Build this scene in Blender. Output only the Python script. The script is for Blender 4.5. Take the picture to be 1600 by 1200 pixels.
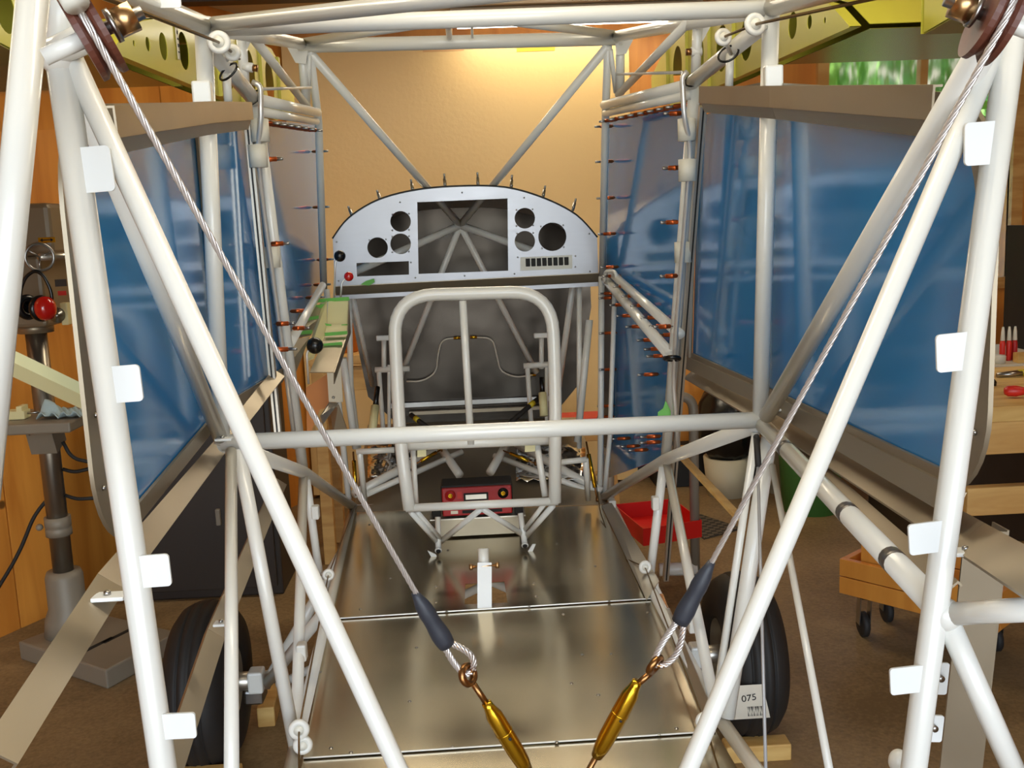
import bpy, bmesh, math, random
from mathutils import Vector, Matrix

random.seed(7)
for o in list(bpy.data.objects):
    bpy.data.objects.remove(o)
S = bpy.context.scene
COL = S.collection

# ------------------------------------------------------------------ camera
FPX = 1555.0
YAW, PIT, ROL = (math.radians(a) for a in (2.2, 9.0, 2.33))
CAM = Vector((-0.04, 0.0, 1.40))
FW = Vector((math.sin(YAW) * math.cos(PIT), math.cos(YAW) * math.cos(PIT), -math.sin(PIT)))
_r0 = FW.cross(Vector((0, 0, 1))).normalized()
_u0 = _r0.cross(FW)
RT = _r0 * math.cos(ROL) - _u0 * math.sin(ROL)
UP = _u0 * math.cos(ROL) + _r0 * math.sin(ROL)
cd = bpy.data.cameras.new('camera')
cam = bpy.data.objects.new('camera', cd)
COL.objects.link(cam)
cd.sensor_width = 36.0
cd.lens = 36.0 * FPX / 1600.0
cd.clip_start = 0.02
cam.matrix_world = Matrix(((RT.x, UP.x, -FW.x, CAM.x), (RT.y, UP.y, -FW.y, CAM.y), (RT.z, UP.z, -FW.z, CAM.z), (0, 0, 0, 1)))
S.camera = cam

# ------------------------------------------------------------------ sky, lights, exposure
S.view_settings.view_transform = 'Standard'
S.view_settings.look = 'None'
S.view_settings.gamma = 1.0
S.view_settings.use_curve_mapping = False
S.view_settings.exposure = 0.0
W = bpy.data.worlds.new('World')
S.world = W
W.use_nodes = True
wn = W.node_tree.nodes
wl = W.node_tree.links
bg = wn['Background']
sky = wn.new('ShaderNodeTexSky')
sky.sky_type = 'NISHITA'
sky.sun_disc = False
sky.sun_elevation = math.radians(48)
sky.sun_rotation = math.radians(120)
wl.new(sky.outputs[0], bg.inputs[0])
bg.inputs[1].default_value = 0.6


def area(name, loc, direction, sx, sy, power, col):
    d = bpy.data.lights.new(name, 'AREA')
    d.shape = 'RECTANGLE'
    d.size, d.size_y, d.energy, d.color = sx, sy, power, col
    o = bpy.data.objects.new(name, d)
    COL.objects.link(o)
    o.location = loc
    o.rotation_euler = Vector(direction).to_track_quat('-Z', 'Y').to_euler()
    return o


sd = bpy.data.lights.new('sun', 'SUN')
sd.energy = 5.0
sd.angle = math.radians(1)
so = bpy.data.objects.new('sun', sd)
COL.objects.link(so)
so.rotation_euler = Vector((-0.75, 0.35, -0.75)).to_track_quat('-Z', 'Y').to_euler()
# daylight through the open shop door behind the photographer
area('daylight_through_shop_door', (0.1, -2.0, 1.5), (0, 1, -0.03), 3.2, 2.1, 78, (0.85, 0.92, 1.0))


# ------------------------------------------------------------------ projection helpers (photo pixel -> place in the shop)
def ray(px, py):
    return FW + RT * ((px - 800) / FPX) + UP * ((600 - py) / FPX)


def P(px, py, Y):
    d = ray(px, py)
    return CAM + d * ((Y - CAM.y) / d.y)


def PZ(px, py, z):
    d = ray(px, py)
    return CAM + d * ((z - CAM.z) / d.z)


def PX(px, py, x):
    d = ray(px, py)
    return CAM + d * ((x - CAM.x) / d.x)


def pts(l):
    return [P(*a) if not isinstance(a, Vector) else a for a in l]


# ------------------------------------------------------------------ materials
def lin(c):
    return tuple(((v / 255) / 12.92 if v <= 10 else (((v / 255) + 0.055) / 1.055) ** 2.4) for v in c) + (1.0,)


MATS = {}


def mat(name, rgb, rough=0.5, metal=0.0, var=0.06, scale=20.0, bump=0.0, bscale=60.0, stretch=None, coat=0.0, spec=0.5, emit=0.0, rvar=0.0):
    m = bpy.data.materials.new(name)
    m.use_nodes = True
    n, l = m.node_tree.nodes, m.node_tree.links
    b = n['Principled BSDF']
    c = lin(rgb)
    tc = n.new('ShaderNodeTexCoord')
    mp = n.new('ShaderNodeMapping')
    if stretch:
        mp.inputs['Scale'].default_value = stretch
    l.new(tc.outputs['Object'], mp.inputs[0])
    ns = n.new('ShaderNodeTexNoise')
    ns.inputs['Scale'].default_value = scale
    ns.inputs['Detail'].default_value = 4
    l.new(mp.outputs[0], ns.inputs[0])
    mx = n.new('ShaderNodeMix')
    mx.data_type = 'RGBA'
    mx.inputs[6].default_value = tuple(v * (1 - var) for v in c[:3]) + (1,)
    mx.inputs[7].default_value = tuple(min(1, v * (1 + var)) for v in c[:3]) + (1,)
    l.new(ns.outputs[0], mx.inputs[0])
    l.new(mx.outputs[2], b.inputs['Base Color'])
    b.inputs['Roughness'].default_value = rough
    b.inputs['Metallic'].default_value = metal
    b.inputs['Specular IOR Level'].default_value = spec
    b.inputs['Coat Weight'].default_value = coat
    b.inputs['Coat Roughness'].default_value = 0.12
    if rvar:
        mr = n.new('ShaderNodeMapRange')
        mr.inputs[3].default_value = max(0.02, rough - rvar)
        mr.inputs[4].default_value = rough + rvar
        l.new(ns.outputs[0], mr.inputs[0])
        l.new(mr.outputs[0], b.inputs['Roughness'])
    if bump:
        n2 = n.new('ShaderNodeTexNoise')
        n2.inputs['Scale'].default_value = bscale
        l.new(mp.outputs[0], n2.inputs[0])
        bp = n.new('ShaderNodeBump')
        bp.inputs['Strength'].default_value = bump
        bp.inputs['Distance'].default_value = 0.01
        l.new(n2.outputs[0], bp.inputs['Height'])
        l.new(bp.outputs[0], b.inputs['Normal'])
    if emit:
        b.inputs['Emission Color'].default_value = c
        b.inputs['Emission Strength'].default_value = emit
    MATS[name] = m
    return m


def wood(name, rgb, rgb2, rough=0.55, scale=3.0, stretch=(1, 1, 0.12), knots=True, rot=None):
    m = bpy.data.materials.new(name)
    m.use_nodes = True
    n, l = m.node_tree.nodes, m.node_tree.links
    b = n['Principled BSDF']
    tc = n.new('ShaderNodeTexCoord')
    mp = n.new('ShaderNodeMapping')
    mp.inputs['Scale'].default_value = stretch
    l.new(tc.outputs['Object'], mp.inputs[0])
    ns = n.new('ShaderNodeTexNoise')
    ns.inputs['Scale'].default_value = scale * 8
    ns.inputs['Detail'].default_value = 6
    ns.inputs['Distortion'].default_value = 0.6
    l.new(mp.outputs[0], ns.inputs[0])
    r = n.new('ShaderNodeValToRGB')
    r.color_ramp.elements[0].position = 0.35
    r.color_ramp.elements[0].color = lin(rgb2)
    r.color_ramp.elements[1].position = 0.65
    r.color_ramp.elements[1].color = lin(rgb)
    l.new(ns.outputs[0], r.inputs[0])
    out = r.outputs[0]
    if knots:
        v = n.new('ShaderNodeTexVoronoi')
        v.inputs['Scale'].default_value = 2.6
        l.new(tc.outputs['Object'], v.inputs[0])
        mr = n.new('ShaderNodeMapRange')
        mr.inputs[1].default_value = 0.03
        mr.inputs[2].default_value = 0.05
        mr.inputs[3].default_value = 1
        mr.inputs[4].default_value = 0
        l.new(v.outputs[0], mr.inputs[0])
        mx = n.new('ShaderNodeMix')
        mx.data_type = 'RGBA'
        mx.inputs[7].default_value = lin([int(q * 0.55) for q in rgb2])
        l.new(mr.outputs[0], mx.inputs[0])
        l.new(out, mx.inputs[6])
        out = mx.outputs[2]
    l.new(out, b.inputs['Base Color'])
    b.inputs['Roughness'].default_value = rough
    MATS[name] = m
    return m


mat('tube_paint', (224, 223, 216), 0.28, 0, 0.02, 8, coat=0.3)
mat('tab_paint', (226, 228, 226), 0.35, 0, 0.01, 8)
mat('aluminium', (205, 198, 186), 0.34, 0.9, 0.05, 30, rvar=0.06, stretch=(1, 1, 8))
mat('aluminium_dull', (158, 146, 126), 0.40, 0.75, 0.06, 14, rvar=0.08)
mat('aluminium_panel', (160, 160, 164), 0.36, 0.85, 0.04, 120, rvar=0.05, stretch=(0.1, 1, 1))
mat('floor_sheet', (204, 192, 166), 0.20, 1.0, 0.07, 5, bump=0.08, bscale=4.5, rvar=0.06)
mat('stainless', (64, 59, 54), 0.24, 1.0, 0.08, 4, bump=0.8, bscale=4.0, rvar=0.05)
mat('crinkled_foil', (225, 225, 225), 0.16, 1.0, 0.05, 4, bump=0.9, bscale=14.0)
mat('bright_tube', (222, 220, 216), 0.28, 0.6, 0.03, 20)
mat('zinc_steel', (170, 168, 165), 0.3, 1.0, 0.08, 60)
mat('bolt_brass', (196, 158, 112), 0.3, 1.0, 0.08, 60)
mat('copper', (196, 98, 52), 0.32, 0.9, 0.12, 90)
mat('brass', (206, 164, 44), 0.22, 1.0, 0.06, 50)
mat('bronze', (150, 108, 66), 0.28, 1.0, 0.08, 50)
mat('cable_steel', (214, 208, 204), 0.32, 0.7, 0.1, 300)
mat('control_cable', (120, 96, 60), 0.4, 0.8, 0.15, 300)
mat('phenolic', (92, 48, 34), 0.45, 0, 0.2, 140)
mat('shrink_tube', (44, 47, 56), 0.5, 0, 0.08, 40, bump=0.1)
mat('black_plastic', (16, 16, 17), 0.25, 0, 0.1, 30)
mat('black_matte', (28, 26, 24), 0.7, 0, 0.15, 30)
mat('rubber', (34, 31, 29), 0.65, 0, 0.15, 20)
mat('rubber_seal', (20, 20, 20), 0.5, 0, 0.1, 30)
mat('knob_red', (190, 20, 16), 0.15, 0, 0.04, 20, coat=0.6)
mat('red_plastic', (204, 40, 30), 0.4, 0, 0.06, 20)
mat('red_tray', (205, 22, 14), 0.42, 0, 0.06, 12)
mat('battery_red', (172, 28, 30), 0.4, 0, 0.06, 40)
mat('white_plastic', (224, 222, 210), 0.4, 0, 0.03, 20)
mat('tape_white', (214, 210, 196), 0.45, 0, 0.04, 20)
mat('label_paper', (226, 218, 200), 0.7, 0, 0.04, 40)
mat('ink', (22, 20, 20), 0.7, 0, 0.05, 40)
mat('green_tape', (110, 184, 86), 0.6, 0, 0.08, 40)
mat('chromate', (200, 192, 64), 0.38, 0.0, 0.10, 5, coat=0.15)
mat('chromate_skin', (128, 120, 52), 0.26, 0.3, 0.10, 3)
mat('polished_skin', (214, 210, 200), 0.05, 1.0, 0.03, 3)
mat('rod_grey', (176, 176, 178), 0.4, 0.2, 0.04, 30)
mat('cast_grey', (136, 126, 110), 0.5, 0.1, 0.10, 12)
mat('drill_body', (120, 104, 82), 0.42, 0.1, 0.10, 9)
mat('steel_column', (140, 132, 120), 0.3, 0.9, 0.15, 14, stretch=(1, 1, 0.2))
mat('dark_cabinet', (52, 42, 34), 0.5, 0, 0.1, 6)
mat('cream_metal', (222, 212, 160), 0.45, 0, 0.04, 10)
mat('rag_blue', (172, 190, 192), 0.9, 0, 0.15, 30, bump=0.4)
mat('green_bin', (84, 146, 70), 0.5, 0, 0.06, 10)
mat('bucket', (206, 196, 166), 0.5, 0, 0.06, 10)
mat('blue_plastic', (34, 60, 130), 0.4, 0, 0.06, 10)
mat('yellow_tape', (196, 172, 30), 0.5, 0, 0.06, 20)
mat('tan_tape', (206, 160, 106), 0.6, 0, 0.06, 20)
mat('leaf', (140, 190, 84), 0.6, 0, 0.35, 3)
mat('bark', (110, 90, 66), 0.9, 0, 0.2, 10)
mat('lamp_glow', (255, 250, 235), 0.5, 0, 0.0, 1, emit=8.0)
mat('gold_board', (224, 190, 126), 0.42, 0.0, 0.05, 1.4, bump=0.12, bscale=45.0, spec=0.6)
mat('ceiling_paint', (196, 184, 160), 0.8, 0, 0.08, 3)
mat('shop_white', (214, 206, 188), 0.8, 0, 0.04, 3)
mat('bare_weld', (120, 116, 112), 0.35, 0.7, 0.35, 60)
mat('orange_paint', (200, 120, 40), 0.5, 0, 0.08, 8)
wood('plywood', (222, 150, 62), (196, 122, 44), 0.5, 1.2, (1, 1, 0.10))
wood('pine', (216, 172, 104), (190, 140, 74), 0.6, 2.5, (0.15, 1, 1), knots=True)
wood('pine_block', (222, 184, 112), (200, 154, 84), 0.6, 3, (0.2, 1, 1), knots=False)


def concrete():
    m = bpy.data.materials.new('concrete')
    m.use_nodes = True
    n, l = m.node_tree.nodes, m.node_tree.links
    b = n['Principled BSDF']
    tc = n.new('ShaderNodeTexCoord')
    a = n.new('ShaderNodeTexNoise')
    a.inputs['Scale'].default_value = 2.2
    a.inputs['Detail'].default_value = 8
    l.new(tc.outputs['Object'], a.inputs[0])
    g = n.new('ShaderNodeTexNoise')
    g.inputs['Scale'].default_value = 90
    l.new(tc.outputs['Object'], g.inputs[0])
    mm = n.new('ShaderNodeMath')
    mm.operation = 'MULTIPLY_ADD'
    mm.inputs[1].default_value = 0.5
    l.new(g.outputs[0], mm.inputs[0])
    l.new(a.outputs[0], mm.inputs[2])
    r = n.new('ShaderNodeValToRGB')
    r.color_ramp.elements[0].position = 0.55
    r.color_ramp.elements[0].color = lin((106, 84, 54))
    r.color_ramp.elements[1].position = 0.95
    r.color_ramp.elements[1].color = lin((152, 126, 88))
    l.new(mm.outputs[0], r.inputs[0])
    l.new(r.outputs[0], b.inputs['Base Color'])
    b.inputs['Roughness'].default_value = 0.6
    bp = n.new('ShaderNodeBump')
    bp.inputs['Strength'].default_value = 0.15
    bp.inputs['Distance'].default_value = 0.004
    l.new(g.outputs[0], bp.inputs['Height'])
    l.new(bp.outputs[0], b.inputs['Normal'])
    MATS['concrete'] = m


concrete()


def blue_film():
    m = bpy.data.materials.new('blue_film')
    m.use_nodes = True
    n, l = m.node_tree.nodes, m.node_tree.links
    b = n['Principled BSDF']
    tc = n.new('ShaderNodeTexCoord')
    ns = n.new('ShaderNodeTexNoise')
    ns.inputs['Scale'].default_value = 2.2
    l.new(tc.outputs['Object'], ns.inputs[0])
    r = n.new('ShaderNodeValToRGB')
    r.color_ramp.elements[0].color = lin((36, 120, 196))
    r.color_ramp.elements[1].color = lin((66, 146, 208))
    l.new(ns.outputs[0], r.inputs[0])
    l.new(r.outputs[0], b.inputs['Base Color'])
    b.inputs['Roughness'].default_value = 0.10
    b.inputs['IOR'].default_value = 1.5
    bp = n.new('ShaderNodeBump')
    bp.inputs['Strength'].default_value = 0.04
    bp.inputs['Distance'].default_value = 0.01
    n2 = n.new('ShaderNodeTexNoise')
    n2.inputs['Scale'].default_value = 5
    l.new(tc.outputs['Object'], n2.inputs[0])
    l.new(n2.outputs[0], bp.inputs['Height'])
    l.new(bp.outputs[0], b.inputs['Normal'])
    MATS['blue_film'] = m


blue_film()


def glass():
    m = bpy.data.materials.new('window_glass')
    m.use_nodes = True
    n, l = m.node_tree.nodes, m.node_tree.links
    b = n['Principled BSDF']
    b.inputs['Base Color'].default_value = (1, 1, 1, 1)
    b.inputs['Transmission Weight'].default_value = 1.0
    b.inputs['Roughness'].default_value = 0.0
    b.inputs['IOR'].default_value = 1.02
    MATS['window_glass'] = m


glass()


def mat_mat():
    m = mat('rubber_mat', (52, 48, 42), 0.8)
    n, l = m.node_tree.nodes, m.node_tree.links
    b = n['Principled BSDF']
    ch = n.new('ShaderNodeTexChecker')
    ch.inputs['Scale'].default_value = 40
    ch.inputs['Color1'].default_value = lin((40, 37, 33))
    ch.inputs['Color2'].default_value = lin((96, 86, 70))
    tc = n.new('ShaderNodeTexCoord')
    l.new(tc.outputs['Object'], ch.inputs[0])
    l.new(ch.outputs[0], b.inputs['Base Color'])


mat_mat()


# ------------------------------------------------------------------ mesh helpers
def new_obj(name, me, m, parent=None, smooth=False):
    c = Vector((0, 0, 0))
    if len(me.vertices):
        lo = Vector((min(v.co[i] for v in me.vertices) for i in range(3)))
        hi = Vector((max(v.co[i] for v in me.vertices) for i in range(3)))
        c = (lo + hi) / 2
        me.transform(Matrix.Translation(-c))
    me.materials.clear()
    me.materials.append(MATS[m])
    if smooth:
        for p in me.polygons:
            p.use_smooth = True
    o = bpy.data.objects.new(name, me)
    COL.objects.link(o)
    o.location = c
    if parent is not None:
        o.parent = parent
        base = Vector((0, 0, 0))
        q = parent
        while q is not None:
            base += q.location
            q = q.parent
        o.location = c - base
    return o


def tag(o, label, cat, group=None):
    o['label'] = label
    o['category'] = cat
    if group:
        o['group'] = group
    return o


def thing(name, label, cat, loc, group=None):
    o = bpy.data.objects.new(name, None)
    COL.objects.link(o)
    o.empty_display_size = 0.05
    o.location = loc
    return tag(o, label, cat, group)


def struct(o):
    o['kind'] = 'structure'
    return o


def from_bm(bm, name):
    me = bpy.data.meshes.new(name)
    bmesh.ops.recalc_face_normals(bm, faces=bm.faces[:])
    bm.to_mesh(me)
    bm.free()
    return me


def sweep_bm(bm, path, r, seg=14, cap=True, closed=False):
    path = [Vector(p) for p in path]
    n = len(path)
    rr = r if isinstance(r, (list, tuple)) else [r] * n
    rings = []
    t0 = (path[1] - path[0]).normalized()
    a = Vector((0, 0, 1)) if abs(t0.z) < 0.9 else Vector((1, 0, 0))
    nx = t0.cross(a).normalized()
    for i in range(n):
        if closed:
            t = (path[(i + 1) % n] - path[i - 1]).normalized()
        elif i == 0:
            t = t0
        elif i == n - 1:
            t = (path[-1] - path[-2]).normalized()
        else:
            t = ((path[i + 1] - path[i]).normalized() + (path[i] - path[i - 1]).normalized())
            t = t.normalized() if t.length > 1e-6 else (path[i + 1] - path[i]).normalized()
        nx = (nx - t * nx.dot(t)).normalized()
        ny = t.cross(nx)
        rings.append([bm.verts.new(path[i] + (nx * math.cos(2 * math.pi * k / seg) + ny * math.sin(2 * math.pi * k / seg)) * rr[i]) for k in range(seg)])
    m = n if closed else n - 1
    for i in range(m):
        A, B = rings[i], rings[(i + 1) % n]
        for k in range(seg):
            bm.faces.new((A[k], A[(k + 1) % seg], B[(k + 1) % seg], B[k]))
    if cap and not closed:
        bm.faces.new(rings[0][::-1])
        bm.faces.new(rings[-1])


def fillet(path, r, n=8):
    path = [Vector(p) for p in path]
    out = [path[0]]
    for i in range(1, len(path) - 1):
        a, b, c = path[i - 1], path[i], path[i + 1]
        d1, d2 = (a - b), (c - b)
        rad = min(r, d1.length * 0.48, d2.length * 0.48)
        p1, p2 = b + d1.normalized() * rad, b + d2.normalized() * rad
        for k in range(n + 1):
            t = k / n
            out.append(p1 * (1 - t) ** 2 + b * 2 * t * (1 - t) + p2 * t ** 2)
    out.append(path[-1])
    return out


def tube(name, path, d, m='tube_paint', parent=None, seg=16, bend=0.0, closed=False):
    path = pts(path)
    if bend:
        path = fillet(path, bend)
    bm = bmesh.new()
    sweep_bm(bm, path, d / 2, seg, True, closed)
    me = from_bm(bm, name)
    o = new_obj(name, me, m, parent, True)
    return o


def add_box(bm, c, sx, sy, sz, M=None):
    vs = []
    for x in (-0.5, 0.5):
        for y in (-0.5, 0.5):
            for z in (-0.5, 0.5):
                v = Vector((x * sx, y * sy, z * sz))
                if M:
                    v = M @ v
                vs.append(bm.verts.new(Vector(c) + v))
    for f in ((0, 1, 3, 2), (4, 6, 7, 5), (0, 4, 5, 1), (2, 3, 7, 6), (0, 2, 6, 4), (1, 5, 7, 3)):
        bm.faces.new([vs[i] for i in f])


def bevel_all(bm, w, seg=2):
    bmesh.ops.bevel(bm, geom=bm.edges[:], offset=w, segments=seg, affect='EDGES', profile=0.5)


def box(name, c, s, m, parent=None, bev=0.0, M=None):
    bm = bmesh.new()
    add_box(bm, c, s[0], s[1], s[2], M)
    if bev:
        bevel_all(bm, bev)
    return new_obj(name, from_bm(bm, name), m, parent)


def prism(name, p, q, section, upv, m, parent=None):
    """extrude a closed 2D section (side, up) from p to q"""
    p, q = Vector(p), Vector(q)
    t = (q - p).normalized()
    u = Vector(upv)
    side = t.cross(u).normalized()
    u = side.cross(t)
    bm = bmesh.new()
    A = [bm.verts.new(p + side * a + u * b) for a, b in section]
    B = [bm.verts.new(q + side * a + u * b) for a, b in section]
    k = len(section)
    for i in range(k):
        bm.faces.new((A[i], A[(i + 1) % k], B[(i + 1) % k], B[i]))
    bm.faces.new(A[::-1])
    bm.faces.new(B)
    return new_obj(name, from_bm(bm, name), m, parent)


def rect(w, h):
    return [(-w / 2, -h / 2), (w / 2, -h / 2), (w / 2, h / 2), (-w / 2, h / 2)]


def channel(w, h, t=0.002):
    """U section, open towards -up"""
    return [(-w / 2, -h), (-w / 2, 0), (w / 2, 0), (w / 2, -h), (w / 2 - t, -h), (w / 2 - t, -t), (-w / 2 + t, -t), (-w / 2 + t, -h)]


def angle(w, h, t=0.002):
    return [(0, 0), (w, 0), (w, -t), (t, -t), (t, -h), (0, -h)]


def poly_solid(name, loop, th, m, parent=None):
    """planar 3D loop given a thickness along its normal"""
    loop = [Vector(p) for p in loop]
    nrm = Vector((0, 0, 0))
    for i in range(len(loop)):
        nrm += loop[i].cross(loop[(i + 1) % len(loop)])
    nrm.normalize()
    bm = bmesh.new()
    A = [bm.verts.new(p - nrm * th / 2) for p in loop]
    B = [bm.verts.new(p + nrm * th / 2) for p in loop]
    k = len(loop)
    for i in range(k):
        bm.faces.new((A[i], A[(i + 1) % k], B[(i + 1) % k], B[i]))
    bm.faces.new(A[::-1])
    bm.faces.new(B)
    return new_obj(name, from_bm(bm, name), m, parent)


def circ(cx, cy, r, n=28, ry=None):
    ry = ry or r
    return [(cx + r * math.cos(2 * math.pi * k / n), cy + ry * math.sin(2 * math.pi * k / n)) for k in range(n)]


def rrect(x0, y0, x1, y1, r=0.0, n=5):
    if r <= 0:
        return [(x0, y0), (x1, y0), (x1, y1), (x0, y1)]
    out = []
    for cx, cy, a0 in ((x1 - r, y0 + r, -90), (x1 - r, y1 - r, 0), (x0 + r, y1 - r, 90), (x0 + r, y0 + r, 180)):
        for k in range(n + 1):
            a = math.radians(a0 + 90 * k / n)
            out.append((cx + r * math.cos(a), cy + r * math.sin(a)))
    return out


def plate(name, outer, holes, th, o, u, v, m, parent=None):
    """flat sheet with real holes"""
    cu = bpy.data.curves.new(name, 'CURVE')
    cu.dimensions = '2D'
    cu.fill_mode = 'BOTH'
    cu.extrude = th / 2
    for loop in [outer] + holes:
        sp = cu.splines.new('POLY')
        sp.points.add(len(loop) - 1)
        for i, q in enumerate(loop):
            sp.points[i].co = (q[0], q[1], 0, 1)
        sp.use_cyclic_u = True
    tmp = bpy.data.objects.new('tmp', cu)
    me = bpy.data.meshes.new_from_object(tmp)
    bpy.data.objects.remove(tmp)
    o, u, v = Vector(o), Vector(u).normalized(), Vector(v).normalized()
    w = u.cross(v)
    me.transform(Matrix(((u.x, v.x, w.x, o.x), (u.y, v.y, w.y, o.y), (u.z, v.z, w.z, o.z), (0, 0, 0, 1))))
    return new_obj(name, me, m, parent)


def lathe(name, prof, o, axis, m, parent=None, seg=24, smooth=True):
    """revolve (r, h) profile about axis through o"""
    o, ax = Vector(o), Vector(axis).normalized()
    a = Vector((0, 0, 1)) if abs(ax.z) < 0.9 else Vector((1, 0, 0))
    x = ax.cross(a).normalized()
    y = ax.cross(x)
    bm = bmesh.new()
    rings = []
    for r, h in prof:
        if r < 1e-6:
            rings.append([bm.verts.new(o + ax * h)])
        else:
            rings.append([bm.verts.new(o + ax * h + (x * math.cos(2 * math.pi * k / seg) + y * math.sin(2 * math.pi * k / seg)) * r) for k in range(seg)])
    for A, B in zip(rings, rings[1:]):
        for k in range(seg):
            q = (k + 1) % seg
            if len(A) == 1 and len(B) == 1:
                continue
            if len(A) == 1:
                bm.faces.new((A[0], B[q], B[k]))
            elif len(B) == 1:
                bm.faces.new((A[k], A[q], B[0]))
            else:
                bm.faces.new((A[k], A[q], B[q], B[k]))
    return new_obj(name, from_bm(bm, name), m, parent, smooth)


def ball(name, c, r, m, parent=None, sc=(1, 1, 1)):
    bm = bmesh.new()
    bmesh.ops.create_uvsphere(bm, u_segments=20, v_segments=14, radius=r)
    for v in bm.verts:
        v.co = Vector((v.co.x * sc[0], v.co.y * sc[1], v.co.z * sc[2])) + Vector(c)
    return new_obj(name, from_bm(bm, name), m, parent, True)


def torus(name, c, axis, R, r, m, parent=None, seg=28, rs=10):
    ax = Vector(axis).normalized()
    a = Vector((0, 0, 1)) if abs(ax.z) < 0.9 else Vector((1, 0, 0))
    x = ax.cross(a).normalized()
    y = ax.cross(x)
    path = [Vector(c) + (x * math.cos(2 * math.pi * k / seg) + y * math.sin(2 * math.pi * k / seg)) * R for k in range(seg)]
    bm = bmesh.new()
    sweep_bm(bm, path, r, rs, False, True)
    return new_obj(name, from_bm(bm, name), m, parent, True)


def lerp(a, b, t):
    return Vector(a) * (1 - t) + Vector(b) * t


# ------------------------------------------------------------------ setting
bm = bmesh.new()
add_box(bm, (0, 1, -0.05), 11, 14, 0.1)
floor = struct(new_obj('floor', from_bm(bm, 'floor'), 'concrete'))

CEIL = 2.44
WBACK = 5.35
ceil = struct(box('ceiling', (0, 1.7, CEIL + 0.05), (8.6, 7.7, 0.1), 'ceiling_paint'))
for k in range(4):
    struct(box('trim_%d' % (k + 1), (0, 4.55 - k * 1.42, CEIL - 0.02), (8.2, 0.09, 0.04), 'dark_cabinet'))

# back wall with a wide window (greenery outside)
w0, w1 = P(1290, 110, WBACK), P(1575, 330, WBACK)
WX0, WX1, WZ0, WZ1 = w0.x, w1.x, 1.02, 2.10
wb = plate('wall_back', [(-4.2, 0), (4.2, 0), (4.2, CEIL), (-4.2, CEIL)], [[(WX0, WZ0), (WX0, WZ1), (WX1, WZ1), (WX1, WZ0)]], 0.08,
           (0, WBACK + 0.04, 0), (1, 0, 0), (0, 0, 1), 'plywood')
struct(wb)
win = struct(plate('window_1', [(WX0 - 0.06, WZ0 - 0.06), (WX1 + 0.06, WZ0 - 0.06), (WX1 + 0.06, WZ1 + 0.06), (WX0 - 0.06, WZ1 + 0.06)],
                   [[(WX0, WZ0), (WX0, WZ1), (WX0 + (WX1 - WX0) / 2 - 0.02, WZ1), (WX0 + (WX1 - WX0) / 2 - 0.02, WZ0)],
                    [(WX0 + (WX1 - WX0) / 2 + 0.02, WZ0), (WX0 + (WX1 - WX0) / 2 + 0.02, WZ1), (WX1, WZ1), (WX1, WZ0)]], 0.05,
                   (0, WBACK - 0.01, 0), (1, 0, 0), (0, 0, 1), 'pine'))
for a, b in ((WX0, (WX0 + WX1) / 2 - 0.02), ((WX0 + WX1) / 2 + 0.02, WX1)):
    box('pane', ((a + b) / 2, WBACK, (WZ0 + WZ1) / 2), (b - a, 0.004, WZ1 - WZ0), 'window_glass', win)
struct(box('baseboard_back', (1.66, WBACK - 0.02, 0.06), (4.86, 0.03, 0.12), 'black_matte'))
# left plywood wall, standing at an angle to the aircraft
wl0 = PZ(0, 995, 0)
wdir = Vector((0.5, 1, 0)).normalized()
wnrm = Vector((-wdir.y, wdir.x, 0))
pL0, pL1 = wl0 - wdir * 0.9, wl0 + wdir * 2.05
for k in range(3):
    t0, t1 = k / 3, (k + 1) / 3
    a, b = lerp(pL0, pL1, t0), lerp(pL0, pL1, t1)
    c = (a + b) / 2
    mrot = Matrix.Rotation(math.atan2(wdir.y, wdir.x), 3, 'Z')
    if k == 0:
        wl_root = struct(box('wall_left', (c.x + wnrm.x * 0.05, c.y + wnrm.y * 0.05, CEIL / 2), ((b - a).length * 0.5, 0.06, CEIL), 'pine', None, 0, mrot))
    box('plywood_panel', (c.x, c.y, CEIL / 2), ((b - a).length - 0.006, 0.018, CEIL), 'plywood', wl_root, 0.001, mrot)
struct(box('wall_outer', (-4.15, 1.65, CEIL / 2), (0.1, 7.4, CEIL), 'plywood'))
struct(box('wall_right', (4.15, 1.65, CEIL / 2), (0.1, 7.4, CEIL), 'plywood'))
for sx in (-1, 1):
    struct(box('wall_door_side', (sx * 2.95, -2.1, CEIL / 2), (2.4, 0.1, CEIL), 'shop_white'))

# trees outside the window
for tx, ty, tz, tr in ((1.55, 7.3, 1.5, 1.1), (4.25, 7.4, 1.8, 1.25), (3.0, 9.9, 1.3, 1.3)):
    t = thing('tree', 'sunlit leafy green tree outside the shop window, ' + ('tallest of the three' if tx > 3 else ('between the other two' if tx > 2 else 'nearest to the gold board')), 'tree', (tx, ty, 0), 'trees outside the window')
    tube('trunk', [Vector((tx, ty, -0.2)), Vector((tx + 0.05, ty, 0.9)), Vector((tx, ty, 1.6))], 0.16, 'bark', t)
    bm = bmesh.new()
    for k in range(4200):
        d = Vector((random.gauss(0, 1), random.gauss(0, 1), random.gauss(0, 1))).normalized() * tr * random.uniform(0.3, 1.0)
        c = Vector((tx, ty, tz)) + d
        u = Vector((random.uniform(-1, 1), random.uniform(-1, 1), random.uniform(-1, 1))).normalized() * random.uniform(0.04, 0.09)
        v = u.cross(Vector((random.uniform(-1, 1), random.uniform(-1, 1), random.uniform(-1, 1)))).normalized() * 0.04
        bm.faces.new([bm.verts.new(c - u), bm.verts.new(c + v), bm.verts.new(c + u), bm.verts.new(c - v)])
    f = new_obj('foliage', from_bm(bm, 'foliage'), 'leaf', t)
    f['kind'] = 'stuff'


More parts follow.
